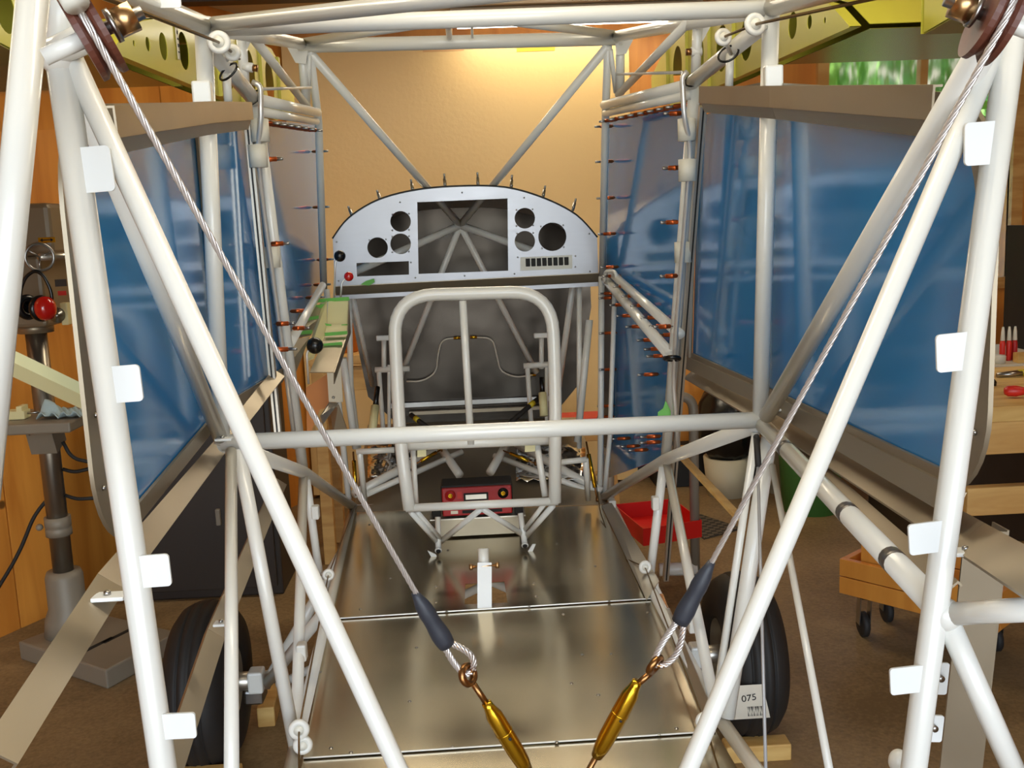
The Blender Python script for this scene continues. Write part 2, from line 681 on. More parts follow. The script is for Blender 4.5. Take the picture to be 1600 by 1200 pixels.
# fluorescent fixtures
def fixture(x, y, label, power, rot=0):
    t = thing('ceiling_light', label, 'light', (x, y, CEIL - 0.04), 'ceiling lights')
    M = Matrix.Rotation(rot, 3, 'Z')
    box('housing', (x, y, CEIL - 0.022), (1.22, 0.16, 0.04), 'shop_white', t, 0.005, M)
    for s in (-0.045, 0.045):
        d = M @ Vector((0.58, 0, 0))
        e = M @ Vector((0, s, 0))
        c = Vector((x, y, CEIL - 0.062)) + e
        tube('lamp_tube', [c - d, c + d], 0.028, 'lamp_glow', t, 10)
    L = area('ceiling_light_glow', (x, y, CEIL - 0.10), (0, 0, -1), 1.15, 0.14, power, (1.0, 0.86, 0.64))
    L.rotation_euler = (0, 0, rot)
    L.parent = t
    L.location = (0, 0, -0.06)


lp = PZ(900, 31, CEIL - 0.06)
fixture(lp.x, lp.y, 'ceiling fluorescent light near the gold board', 3)
fixture(-1.9, 2.2, 'ceiling fluorescent light above the drill press', 14)
fixture(1.9, 2.3, 'ceiling fluorescent light above the workbench', 13)
fixture(0.0, 3.6, 'ceiling fluorescent light above the instrument panel', 14)
fixture(0.0, 0.9, 'ceiling fluorescent light above the open fuselage frame', 9)

# gold hardboard sheet behind the aircraft, with bits of tape on its top edge
gy = 5.22
gx0, gx1 = -0.925, P(985, 200, gy).x
gz1 = P(720, 62, gy).z
gold = thing('hardboard_sheet', 'large shiny gold hardboard sheet standing behind the instrument panel', 'board', ((gx0 + gx1) / 2, gy, 0))
box('sheet', ((gx0 + gx1) / 2, gy, gz1 / 2 + 0.01), (gx1 - gx0, 0.012, gz1 - 0.02), 'gold_board', gold, 0.002)
for a, b, m_ in ((660, 725, 'tan_tape'), (807, 867, 'yellow_tape')):
    p0, p1 = P(a, 66, gy - 0.008), P(b, 79, gy - 0.008)
    box('tape', ((p0.x + p1.x) / 2, gy - 0.0075, (p0.z + p1.z) / 2), (p1.x - p0.x, 0.002, p0.z - p1.z), m_, gold)

# ------------------------------------------------------------------ welded fuselage frame
FR = thing('fuselage_frame', 'white painted welded steel tube fuselage frame of a small aircraft', 'fuselage frame', (0, 1.46, 0.55))
yS2, yB = 1.46, 0.74


def ft(name, path, d, bend=0.0, m='tube_paint'):
    return tube(name, path, d, m, FR, 16, bend)


# station by the rear seat: roof cross tube, uprights, sill cross tube
ft('roof_cross_tube', [(322, 44, yS2), (1203, 13, yS2)], 0.024)
ft('roof_brace_tube', [P(335, 38, yS2 - 0.01), P(830, -16, 1.16), P(1594, -46, yB)], 0.021)
ft('upright_tube', [(317, 30, yS2), (347, 692, yS2)], 0.0245)
ft('upright_tube', [(1205, 8, yS2), (1188, 657, yS2)], 0.0245)
ft('sill_cross_tube', [(347, 692, yS2), (1188, 656, yS2)], 0.0255)
# rear roof longerons towards the camera
ft('roof_longeron', [P(320, 40, yS2), P(130, -34, 0.98), P(104, -42, yB)], 0.026)
ft('roof_longeron', [P(1204, 12, yS2), P(1345, -28, 1.08), P(1594, -46, yB)], 0.026)
# roof forward to the windshield header
ft('roof_longeron', [(322, 40, yS2), (472, 69, 2.5)], 0.026)
ft('roof_longeron', [(1203, 12, yS2), (962, 57, 2.5)], 0.026)
ft('windshield_header', [(466, 72, 2.5), (964, 60, 2.5)], 0.033)
ft('roof_brace_tube', [(474, 66, 2.5), (738, 24, 1.9)], 0.02)
ft('roof_brace_tube', [(960, 54, 2.5), (742, 25, 1.9)], 0.02)
ft('header_strap', [(700, 28, 2.0), (702, 58, 2.48)], 0.014)
ft('header_strap', [(737, 30, 2.0), (738, 58, 2.48)], 0.006)
# windshield V and the braces behind the instrument panel
vn = P(719, 352, 3.15)
ft('windshield_brace', [P(482, 80, 2.5), vn], 0.022)
ft('windshield_brace', [P(950, 72, 2.5), vn], 0.022)
ft('panel_brace', [vn, P(556, 424, 3.02)], 0.024)
ft('panel_brace', [vn, P(905, 418, 3.02)], 0.024)
ft('firewall_brace', [vn, P(626, 590, 3.32)], 0.020)
ft('firewall_brace', [vn, P(838, 582, 3.32)], 0.020)
# sloping door headers, rear seat to door post
ft('door_header', [(330, 76, 1.49), (397, 156, 1.88)], 0.026)
ft('door_header', [(1196, 36, 1.49), (1080, 130, 1.88)], 0.026)
ft('spacer_tube', [(353, 100, 1.6), (357, 166, 1.6)], 0.013)
ft('spacer_tube', [(1141, 84, 1.62), (1139, 138, 1.62)], 0.013)
ft('post_upper', [(376, 46, 1.82), (384, 150, 1.86)], 0.018)
ft('post_upper', [(1091, 26, 1.82), (1086, 128, 1.86)], 0.018)
for a, b, c in (((372, 50, 1.82), (400, 48, 1.82), (376, 98, 1.84)), ((1082, 28, 1.82), (1118, 26, 1.82), (1092, 74, 1.84))):
    poly_solid('gusset', pts([a, b, c]), 0.004, 'tube_paint', FR)
for a, b in (((380, 104, 1.84), (395, 106, 1.84)), ((1096, 80, 1.84), (1080, 81, 1.84))):
    o_ = tube('mount_boss', [a, b], 0.017, 'tube_paint', FR, 10)
    p0, p1 = P(*a), P(*b)
    tube('bolt', [p1, p1 + (p1 - p0) * 0.5], 0.013, 'bronze', FR, 6)
# door posts, raked forward to the lower node
ft('door_post', [(398, 150, 1.88), (474, 738, 2.13)], 0.023)
ft('door_post', [(1086, 128, 1.88), (1040, 722, 2.13)], 0.023)
ft('door_post_lower', [(477, 738, 2.13), (500, 905, 2.16)], 0.018)
ft('door_post_lower', [(1037, 724, 2.13), (1012, 930, 2.16)], 0.020)
# side bracing ahead of the door
ft('side_brace', [(390, 52, 1.84), (480, 166, 2.56)], 0.018)
ft('side_brace', [(1078, 32, 1.84), (966, 148, 2.56)], 0.018)
ft('door_top_tube', [(404, 156, 1.88), (496, 176, 2.6)], 0.022)
ft('door_top_tube', [(1078, 132, 1.88), (944, 164, 2.6)], 0.022)
ft('door_top_tube', [(404, 174, 1.88), (494, 190, 2.62)], 0.018)
ft('door_top_tube', [(1078, 148, 1.88), (946, 177, 2.62)], 0.018)
ft('thin_spreader', [(408, 139, 1.9), (486, 137, 2.5)], 0.006, m='bright_tube')
ft('thin_spreader', [(1066, 113, 1.9), (964, 116, 2.5)], 0.006, m='bright_tube')
# windshield posts
ft('windshield_post', [(484, 80, 2.5), (498, 192, 2.66), (506, 452, 2.92)], 0.02, 0.03)
ft('windshield_post', [(950, 72, 2.5), (946, 184, 2.66), (941, 432, 2.92)], 0.02, 0.03)
ft('header_post', [(472, 76, 2.5), (478, 166, 2.56)], 0.022)
ft('header_post', [(969, 66, 2.5), (969, 147, 2.56)], 0.022)
ft('thin_brace', [(484, 84, 2.5), (481, 160, 2.57)], 0.012)
ft('thin_brace', [(954, 78, 2.5), (962, 144, 2.57)], 0.012)
for a, b, c, d in (((448, 72, 2.49), (482, 74, 2.49), (478, 100, 2.5), (462, 98, 2.5)), ((960, 60, 2.49), (992, 56, 2.49), (978, 84, 2.5), (964, 86, 2.5))):
    poly_solid('gusset', pts([a, b, c, d]), 0.004, 'tube_paint', FR)
# lower door tubes from the sill node forward and down to the floor
ft('lower_door_tube', [(352, 694, yS2), (475, 738, 2.1), (552, 792, 2.82)], 0.026, 0.02)
ft('lower_door_tube', [(1186, 662, yS2), (1040, 718, 2.1), (942, 778, 2.82)], 0.026, 0.02)
ft('door_diagonal', [(474, 738, 2.1), (463, 1160, 1.45)], 0.0195)
ft('door_diagonal', [(1042, 722, 2.1), (1122, 1130, 1.45)], 0.0195)
# lower uprights and lower longerons
ft('lower_upright', [(372, 700, yS2), (462, 1170, 1.44)], 0.021)
ft('lower_upright', [(1202, 684, yS2), (1136, 1120, 1.42)], 0.024)
ft('thin_upright', [(1181, 676, yS2), (1118, 1100, 1.44)], 0.012)
ft('rear_side_brace', [(361, 705, 1.44), (362, 1290, 0.96)], 0.0165)
ft('rear_side_brace', [(1207, 728, 1.44), (1312, 1290, 0.96)], 0.0095)
lnL, lnR = P(461, 1170, 1.44), P(1126, 1124, 1.44)
ft('lower_longeron', [lnL, P(551, 792, 2.82)], 0.021)
ft('lower_longeron', [lnR, P(943, 780, 2.82)], 0.021)
nBL, nBR, nBC = Vector((-0.287, yB, 0.655)), Vector((0.278, yB, 0.655)), Vector((-0.005, yB, 0.655))
ft('lower_longeron', [lnL, nBL], 0.022)
ft('lower_longeron', [lnR, P(1190, 1215, 1.25), nBR], 0.022)
ft('tail_cross_tube', [nBL, nBR], 0.02)
ft('cable_anchor', [P(872, 1272, 0.755), Vector((P(872, 1272, 0.755).x, yB, 0.655))], 0.016)
ft('floor_cross_tube', [P(551, 794, 2.82), P(638, 792, 2.82), P(866, 782, 2.82), P(943, 780, 2.82)], 0.022)
# forward lower bay: tubes either side of the footwell
for path, d in (([(553, 772, 2.82), (700, 694, 3.1)], 0.026), ([(560, 778, 2.82), (722, 706, 3.02)], 0.018),
                ([(939, 768, 2.82), (808, 694, 3.1)], 0.026), ([(934, 772, 2.82), (772, 712, 3.02)], 0.018),
                ([(689, 700, 3.05), (718, 742, 2.9)], 0.026), ([(790, 696, 3.05), (766, 738, 2.9)], 0.026),
                ([(545, 440, 3.0), (548, 600, 3.1), (560, 700, 3.1)], 0.018), ([(549, 455, 3.0), (582, 602, 3.36)], 0.016),
                ([(895, 446, 3.05), (868, 640, 3.36)], 0.02), ([(905, 446, 2.98), (905, 700, 3.0)], 0.016),
                ([(921, 500, 2.98), (902, 690, 2.98)], 0.022), ([(536, 560, 2.85), (556, 700, 2.9)], 0.022),
                ([(940, 432, 2.9), (938, 780, 2.84)], 0.018), ([(961, 440, 2.80), (953, 680, 2.80), (944, 778, 2.83)], 0.014),
                ([(510, 452, 2.9), (545, 780, 2.84)], 0.018), ([(994, 470, 2.75), (990, 655, 2.8)], 0.011)):
    ft('footwell_tube', path, d)
ft('door_sill_tube', [(946, 436, 2.86), (1052, 560, 2.02)], 0.026)
ft('door_sill_tube', [(952, 424, 2.86), (1062, 522, 2.0)], 0.022)
ft('door_sill_tube', [(504, 446, 2.74), (453, 537, 2.05)], 0.02)
ft('hook_rod', [(944, 440, 2.80), (946, 424, 2.79), (962, 424, 2.72), (965, 442, 2.70)], 0.010, 0.02)
ft('small_frame', [(557, 706, 2.6), (616, 703, 2.6)], 0.016)
ft('small_frame', [(562, 706, 2.6), (570, 784, 2.7)], 0.016)
ft('small_frame', [(870, 723, 2.6), (916, 718, 2.6)], 0.016)
ft('small_frame', [(915, 718, 2.6), (919, 780, 2.7)], 0.016)

# station nearest the camera
nTL, nTR = P(94, 90, yB), P(1580, 62, yB)
nML, nMR = P(190, 950, yB), P(1476, 960, yB)
ft('rear_upright', [nTL, P(268, 1290, yB), nBL], 0.0205)
ft('rear_upright', [P(1594, -46, yB), P(1416, 1290, yB), nBR], 0.0205)
ft('rear_upright', [nTL, P(104, -40, yB)], 0.0205)
ft('rear_diagonal', [P(112, 92, yB), P(668, 1300, 0.78), nBC + Vector((-0.05, 0, 0))], 0.0158)
ft('rear_diagonal', [P(1566, 50, yB), P(1034, 1300, 0.78), nBC + Vector((0.05, 0, 0))], 0.0158)
ft('side_diagonal', [P(122, 130, 0.80), P(345, 686, yS2)], 0.021)
ft('side_diagonal', [P(1556, 44, 0.70), P(1198, 650, 1.41)], 0.022)
ft('mid_longeron', [P(1190, 662, yS2), nMR], 0.023)
ft('tail_tube', [nMR, P(1680, 948, 0.66)], 0.0185)
ft('tail_diagonal', [nMR, P(1622, 1290, yB)], 0.0185)
ft('tail_tube', [P(56, -50, 0.66), P(-26, 780, 0.62)], 0.0195)
ft('stub_tube', [P(70, 88, yB), P(150, 52, 0.72)], 0.020)
for n in (nTL, nMR):
    ball('weld_node', n, 0.0135, 'tube_paint', FR)
for t in (0.22, 0.44, 0.62, 0.82):
    a, b = P(1190, 662, yS2), nMR
    c, e = lerp(a, b, t), lerp(a, b, t + 0.022)
    tube('weld_patch', [c, e], 0.0236, 'bare_weld', FR, 16)


# fabric tabs on the rear uprights
def tab(cx, cy, wpx, hpx, tilt, Y=yB):
    c = P(cx, cy, Y - 0.006)
    k = (c - CAM).dot(FW) / FPX
    w, h = wpx * k, hpx * k
    u = Vector((math.cos(tilt), 0, math.sin(tilt)))
    v = Vector((-math.sin(tilt), 0, math.cos(tilt)))
    plate('fabric_tab', rrect(-w / 2, -h / 2, w / 2, h / 2, min(w, h) * 0.12), [], 0.0022, c, u, v, 'tab_paint', FR)


for a in ((145, 265, 62, 70, 0.04), (190, 600, 62, 58, 0.03), (236, 892, 60, 52, 0.02), (278, 1134, 56, 42, -0.01),
          (1537, 224, 62, 66, 0.03), (1492, 550, 60, 60, 0.06), (1450, 840, 62, 50, 0.08), (1420, 1062, 60, 44, 0.06)):
    tab(*a)
tab(247, -4, 70, 32, -0.02, 1.20)
# bare tabs with screws on the lower right channel
for a in ((1466, 1060, 30, 52, -0.08), (1456, 1138, 34, 44, -0.08)):
    tab(*a, Y=0.80)
    s_ = P(a[0] + 4, a[1], 0.788)
    lathe('screw', [(0, -0.003), (0.003, -0.002), (0.003, 0.002), (0, 0.002)], s_, (0, -1, 0), 'zinc_steel', FR, 10)
ball('weld_boss', P(1404, 1190, 0.78), 0.0085, 'tube_paint', FR, (1, 1, 1.3))
# saddle brackets where the uprights pass the window top rails
for px, py in ((318, 146), (1206, 121)):
    box('saddle_bracket', P(px, py, yS2 - 0.004), (0.0265, 0.027, 0.032), 'tube_paint', FR, 0.003)
# small clips
for px, py, Y, w in ((172, 932, 0.775, 0.026), (348, 974, 1.24, 0.022), (1512, 862, 0.77, 0.026), (350, 686, 1.42, 0.024), (1206, 640, 1.42, 0.024)):
    c = P(px, py, Y)
    cl = box('stringer_clip', c, (w, 0.016, 0.0035), 'tab_paint', FR, 0.001)
    lathe('screw', [(0, 0), (0.003, 0.0), (0.003, 0.003), (0, 0.004)], c + Vector((-0.002, 0, 0.0015)), (0, 0, 1), 'zinc_steel', cl, 8)
for px, py, Y in ((493, 800, 2.13), (1024, 786, 2.13), (472, 1018, 1.62), (1082, 975, 1.72)):
    c = P(px, py, Y)
    box('clamp_tab', c, (0.016, 0.022, 0.03), 'tube_paint', FR, 0.003)


# cable guide rings welded to the tubes
def ring(px, py, Y, R, r, lugto):
    c = P(px, py, Y)
    o = torus('guide_ring', c, (0.15, -1, 0.1), R, r, 'tube_paint', FR)
    tube('guide_bush', [c + Vector((0, -0.006, 0)), c + Vector((0, 0.006, 0))], R * 1.3, 'white_plastic', FR, 14)
    tube('lug', [c, P(*lugto)], r * 1.7, 'tube_paint', FR, 8)


ring(342, 66, 1.43, 0.0115, 0.0045, (326, 60, yS2))
ring(363, 82, 1.50, 0.0085, 0.004, (352, 96, 1.56))
ring(1180, 38, 1.43, 0.0115, 0.0045, (1202, 44, yS2))
ring(1130, 58, 1.54, 0.0095, 0.004, (1142, 84, 1.6))
ring(467, 1140, 1.40, 0.011, 0.005, (458, 1156, 1.44))
ring(473, 1164, 1.40, 0.010, 0.005, (458, 1168, 1.44))
ring(1008, 886, 2.10, 0.010, 0.005, (1016, 884, 2.14))
ring(1100, 1126, 1.42, 0.010, 0.004, (1122, 1126, 1.44))
ring(513, 898, 2.05, 0.009, 0.004, (500, 898, 2.14))

# black ties and tape on the frame
for px, py, Y in ((398, 152, 1.86), (1084, 124, 1.86), (357, 112, 1.56), (1138, 84, 1.6)):
    torus('cable_tie', P(px, py, Y), (0.5, 0.6, -0.6), 0.0165, 0.0018, 'black_plastic', FR, 20, 6)

# ------------------------------------------------------------------ side windows with blue protective film


def xside(Y, s):
    if Y < 1.46:
        return s * (0.36 + 0.06 * (Y - 0.74) / 0.72) + (0.009 if s > 0 else -0.022)
    return s * (0.42 - 0.010 * (Y - 1.46)) + (0.009 if s > 0 else -0.022)


def side_pt(Y, z, s, off=0.0):
    return Vector((xside(Y, s) + s * off, Y, z))


def arc_pts(cx, cy, r, a0, a1, n=8):
    return [(cx + r * math.cos(math.radians(a0 + (a1 - a0) * k / n)), cy + r * math.sin(math.radians(a0 + (a1 - a0) * k / n))) for k in range(n + 1)]


def side_window(s, label, yr, zb_r, zt_r, yf, zb_f, zt_f, tiltname):
    """rear side window: pane and rim in the side plane, rounded at the rear end"""
    t = thing('side_window', label, 'window', side_pt(1.46, 1.10, s))
    a, b = side_pt(yr, 0, s), side_pt(1.57, 0, s)
    u = (b - a).normalized()
    L = (b - a).length

    def z_lo(q):
        return zb_r + (zb_f - zb_r) * q / L

    def z_hi(q):
        return zt_r + (zt_f - zt_r) * q / L
    R = 0.07
    inn = arc_pts(R, z_lo(0) + R, R, 180, 270) + [(L - 0.012, z_lo(L)), (L - 0.012, z_hi(L))] + arc_pts(R, z_hi(0) - R, R, 90, 180)
    e = 0.034
    eb = 0.020
    out = [(R - (R + e) * math.cos(math.radians(q)), z_lo(0) + R - (R + eb) * math.sin(math.radians(q))) for q in range(0, 91, 10)] + [(L, z_lo(L) - eb), (L, z_hi(L) + e)] + arc_pts(R, z_hi(0) - R, R + e, 90, 180)
    pane_o = a + Vector((u.y, -u.x, 0)) * (-0.003 if s < 0 else 0.003)
    e2 = 0.006
    pan = arc_pts(R, z_lo(0) + R, R + e2, 180, 270) + [(L, z_lo(L) - e2), (L, z_hi(L) + e2)] + arc_pts(R, z_hi(0) - R, R + e2, 90, 180)
    nrm_out = Vector((s, 0, 0))
    plate('pane', pan, [], 0.003, a + nrm_out * 0.005, u, (0, 0, 1), 'blue_film', t)
    plate('rim', out, [inn], 0.004, a, u, (0, 0, 1), 'aluminium_dull', t)
    # forward pane between the two posts
    a2, b2 = side_pt(1.57, 0, s), side_pt(2.10, 0, s)
    u2 = (b2 - a2).normalized()
    L2 = (b2 - a2).length
    zf2 = zb_f - 0.01
    plate('forward_pane', [(0.0, z_lo(L) - e2), (L2 - 0.02, zf2 - e2), (L2 - 0.10, z_hi(L) + 0.03), (0.0, z_hi(L) + e2)], [], 0.003, a2 + nrm_out * 0.005, u2, (0, 0, 1), 'blue_film', t)
    plate('forward_rim', [(0.0, z_lo(L) - eb), (L2, zf2 - eb), (L2 - 0.085, z_hi(L) + 0.07), (0.0, z_hi(L) + e)],
          [[(0.012, z_lo(L)), (0.012, z_hi(L)), (L2 - 0.105, z_hi(L) + 0.035), (L2 - 0.022, zf2)]], 0.004, a2, u2, (0, 0, 1), 'aluminium_dull', t)
    # black rubber seal against the door post
    p0 = b2 + Vector((-s * 0.004, -0.006, zf2 - 0.01))
    p1 = b2 + u2 * (-0.093) + Vector((-s * 0.004, 0, z_hi(L) + 0.045))
    prism('rubber_seal', p0, p1, rect(0.006, 0.004), (s, 0, 0), 'rubber_seal', t)
    prism('edge_channel', p0 + u2 * -0.014, p1 + u2 * -0.014, rect(0.010, 0.005), (s, 0, 0), 'aluminium', t)
    for k in range(3):
        zz = z_lo(0) + 0.02 + 0.07 * k
        c = a + u * (-e * 0.5) + Vector((-s * 0.004, 0, zz + 0.03))
        lathe('rivet', [(0, 0), (0.003, 0.0), (0.002, 0.0025), (0, 0.003)], c, (-s, 0, 0), 'zinc_steel', t, 8)
    # sill ledge under the pane, facing inwards
    LS = -1 if s < 0 else 1
    i0 = a + u * (0.055 if s < 0 else 0.0) + Vector((-s * 0.002, 0, z_lo(0) - 0.006))
    i1 = b2 + Vector((-s * 0.002, 0, zf2 - 0.012))
    im = b + Vector((-s * 0.002, 0, z_lo(L) - 0.006))
    for p, q in ((i0, im), (im, i1)):
        prism('sill_ledge', p, q, [(0, 0), (-s * LS * 0.010, -0.022), (-s * LS * 0.012, -0.022), (-s * LS * 0.003, 0)], (0, 0, 1), 'aluminium_dull', t)
    return t


side_window(-1, 'large blue-filmed rear side window with rounded aluminium rim, on the drill press side', 0.945, 1.122, 1.500, 1.46, 1.138, 1.570, 'l')
side_window(1, 'large blue-filmed rear side window with rounded aluminium rim, on the workbench side', 0.80, 1.168, 1.465, 1.46, 1.130, 1.570, 'r')

# door glazing ahead of the door posts
for s, lab in ((-1, 'narrow blue-filmed door pane behind the throttle levers'), (1, 'narrow blue-filmed door pane opposite the throttle levers')):
    pa_, pb_ = (Vector((-0.458, 2.0, 0)), Vector((-0.505, 2.95, 0))) if s < 0 else (Vector((0.434, 2.0, 0)), Vector((0.375, 2.95, 0)))
    nd = Vector((-(pb_ - pa_).y, (pb_ - pa_).x, 0))

    def PD(px, py):
        d = ray(px, py)
        return CAM + d * ((pa_ - CAM).dot(nd) / d.dot(nd))
    t = thing('door_window', lab, 'window', (pa_.x, 2.4, 1.2))
    if s < 0:
        lp_ = [PD(404, 186), PD(497, 196), PD(505, 446), PD(440, 560)]
    else:
        lp_ = [PD(1074, 160), PD(948, 186), PD(944, 430), PD(940, 750), PD(1036, 716), PD(1052, 560)]
    poly_solid('pane', lp_, 0.003, 'blue_film', t)
    off = Vector((-s * 0.005, 0, 0))
    prism('pane_edge', lp_[1] + off, (lp_[2] if s < 0 else lp_[3]) + off, rect(0.004, 0.022), (0, 1, 0), 'aluminium', t)

dp = poly_solid('door_front_plate', [PD(*q) + Vector((-0.004, 0, 0)) for q in ((946, 440), (962, 440), (960, 690), (945, 700))], 0.0015, 'aluminium_panel')
tag(dp, 'narrow bright metal plate up the door edge between the cream posts opposite the throttle', 'metal sheet')
# window top rails (folded aluminium angles)
for s, lab, a, b, c in ((-1, 'folded aluminium rail along the top of the window beside the drill press', (182, 190, -0.352), (332, 175, -0.374), (395, 173, -0.386)),
                        (1, 'folded aluminium rail along the top of the window beside the workbench', (1456, 160, 0.348), (1202, 151, 0.377), (1092, 148, 0.372))):
    A, B, Cc = PX(*a), PX(*b), PX(*c)
    t = thing('window_rail', lab, 'rail', B)
    for p, q in ((A, B), (B, Cc)):
        prism('rail', p, q, [(-s * 0, 0.014), (s * 0.0, -0.014), (-s * -0.002, -0.014), (s * 0.002, 0.012), (s * 0.008, 0.012), (s * 0.008, 0.014)], (0, 0, 1), 'aluminium_dull', t)
        prism('lower_flange', p + Vector((s * 0.004, 0, -0.013)), q + Vector((s * 0.004, 0, -0.013)), [(0, 0), (s * 0.0, -0.002), (s * 0.006, -0.017), (s * 0.007, -0.015)], (0, 0, 1), 'aluminium_dull', t)

# ------------------------------------------------------------------ aluminium stringers
for lab, path, w, h, upv in (
        ('wide aluminium stringer at sill height passing the drill press', [(0, 1180, 0.61), (174, 908, 0.80), (344, 697, 1.55), (436, 582, 1.90)], 0.025, 0.006, (0.75, 0, 1)),
        ('narrow aluminium stringer low on the frame, above the tire by the drill press', [(258, 1235, 0.99), (338, 990, 1.28), (418, 800, 1.80), (440, 752, 2.06)], 0.026, 0.010, (0.75, 0, 1)),
        ('wide aluminium stringer at sill height passing the workbench', [(1660, 925, 0.61), (1512, 836, 0.79), (1212, 656, 1.54), (1078, 582, 2.10)], 0.034, 0.006, (-0.75, 0, 1)),
        ('dull aluminium angle running beside the welded mid longeron', [(1476, 925, 0.80), (1226, 692, 1.44)], 0.03, 0.006, (-0.9, 0, 1))):
    q = pts(path)
    t = thing('stringer', lab, 'stringer', q[0])
    for a, b in zip(q, q[1:]):
        prism('stringer_run', a, b, channel(w, h), upv, 'aluminium_dull', t)
# angle leaning across behind the door opening, and the drill-side cross angle
a, b = P(1064, 712, 2.0), P(1158, 812, 1.62)
t = tag(prism('wood_stick', a, b, rect(0.018, 0.006), (0.3, -0.6, 1), 'pine_block'), 'pale flat stick sloping down behind the lower door tube', 'stick')
a, b = P(-60, 530, 1.0), PX(178, 643, -0.436)
tag(prism('flat_bar', a, b, rect(0.012, 0.034), (0.35, -0.9, 0.6), 'cream_metal'), 'flat cream-coloured bar crossing in front of the drill press column', 'bar')
# vertical channel behind the lower rear node
a, b = P(1540, 830, 0.83), P(1490, 1290, 0.83)
t = thing('side_channel', 'upright tan aluminium channel behind the lower rear node', 'channel', b)
prism('web', a, b, rect(0.038, 0.002), (0, -1, 0), 'aluminium_dull', t)
prism('flange', a + Vector((0.02, 0.012, 0)), b + Vector((0.02, 0.012, 0)), rect(0.002, 0.026), (0, -1, 0), 'aluminium_dull', t)

# ------------------------------------------------------------------ instrument panel
YP = 2.95


def xz(px, py, Y=YP):
    p = P(px, py, Y)
    return (p.x, p.z)


def chole(px, py, rpx, Y=YP):
    p = P(px, py, Y)
    return circ(p.x, p.z, rpx * (p - CAM).dot(FW) / FPX)


IP = thing('instrument_panel', 'arched brushed aluminium instrument panel with empty gauge cutouts', 'instrument panel', P(725, 445, YP))
arc = [(520, 374), (545, 342), (590, 314), (650, 298), (720, 292), (790, 294), (850, 311), (900, 337), (933, 372)]


def smooth_arc(l, n=5):
    out = []
    for i in range(len(l) - 1):
        p0, p1, p2, p3 = l[max(i - 1, 0)], l[i], l[i + 1], l[min(i + 2, len(l) - 1)]
        for k in range(n):
            t = k / n
            out.append(tuple(0.5 * (2 * p1[j] + (p2[j] - p0[j]) * t + (2 * p0[j] - 5 * p1[j] + 4 * p2[j] - p3[j]) * t * t + (3 * p1[j] - p0[j] - 3 * p2[j] + p3[j]) * t ** 3) for j in (0, 1)))
    out.append(l[-1])
    return out


arc = smooth_arc(arc)
outer = [xz(*q) for q in arc] + [xz(935, 426), xz(523, 447)]
holes = [chole(626, 346, 16), chole(626, 381, 16), chole(590, 387, 16), chole(820, 341, 16), chole(820, 377, 16), chole(863, 370, 22),
         [xz(652, 316), xz(793, 310), xz(794, 423), xz(654, 428)], [xz(557, 411), xz(639, 408), xz(639, 429), xz(558, 432)],
         [xz(818, 404), xz(890, 401), xz(890, 417), xz(818, 420)]]
plate('panel_face', outer, holes, 0.002, (0, YP, 0), (1, 0, 0), (0, 0, 1), 'aluminium_panel', IP)
a, b = P(523, 447, YP), P(936, 426, YP)
prism('lower_lip', a + Vector((0, 0.006, 0)), b + Vector((0, 0.006, 0)), [(-0.012, 0.0), (0.012, 0.0), (0.012, -0.002), (-0.01, -0.034), (-0.012, -0.034)], (0, 0, 1), 'aluminium_dull', IP)
prism('lip_return', a + Vector((0, -0.004, -0.033)), b + Vector((0, -0.004, -0.033)), rect(0.018, 0.012), (0, 0, 1), 'aluminium_panel', IP)
bm = bmesh.new()
sweep_bm(bm, [P(x, y - 1, YP + 0.003) for x, y in arc], 0.004, 6)
new_obj('rubber_trim', from_bm(bm, 'trim'), 'rubber_seal', IP, True)
# row of eight rocker switches in a light frame
fr = [rrect(*xz(821.5 + 8.6 * k, 416.5 - 0.33 * k), *xz(828 + 8.6 * k, 403.8 - 0.33 * k)) for k in range(8)]
sp = plate('switch_frame', [xz(813, 402), xz(894, 398.5), xz(894, 419.5), xz(813, 423)], fr, 0.003, (0, YP - 0.002, 0), (1, 0, 0), (0, 0, 1), 'white_plastic', IP)
for k in range(8):
    c = P(824.8 + 8.6 * k, 410.2 - 0.33 * k, YP)
    box('rocker_switch', c, (0.0115, 0.012, 0.0235), 'black_matte', IP, 0.0015)
for px, py in ((625, 316), (722, 301), (819, 309), (526, 378), (921, 365), (649, 434), (726, 431), (804, 428), (922, 424), (529, 439), (809, 402), (899, 400), (642, 410), (899, 417),
               (613, 335), (639, 334), (613, 360), (639, 359), (613, 370), (639, 369), (613, 394), (639, 393), (577, 375), (603, 374), (807, 328), (832, 327), (807, 353), (833, 352), (808, 365), (833, 364), (845, 354), (880, 352), (847, 388), (881, 386)):
    lathe('screw', [(0, 0), (0.0028, 0), (0.002, 0.0018), (0, 0.002)], P(px, py, YP - 0.001), (0, -1, 0), 'zinc_steel', IP, 6)
gt = P(574, 441, YP - 0.014)
poly_solid('green_tape_scrap', [gt + Vector(q) for q in ((-0.02, 0, -0.006), (0.005, -0.003, -0.010), (0.022, -0.004, 0.0), (0.02, -0.004, 0.010), (-0.004, -0.002, 0.004))], 0.0006, 'green_tape', IP)

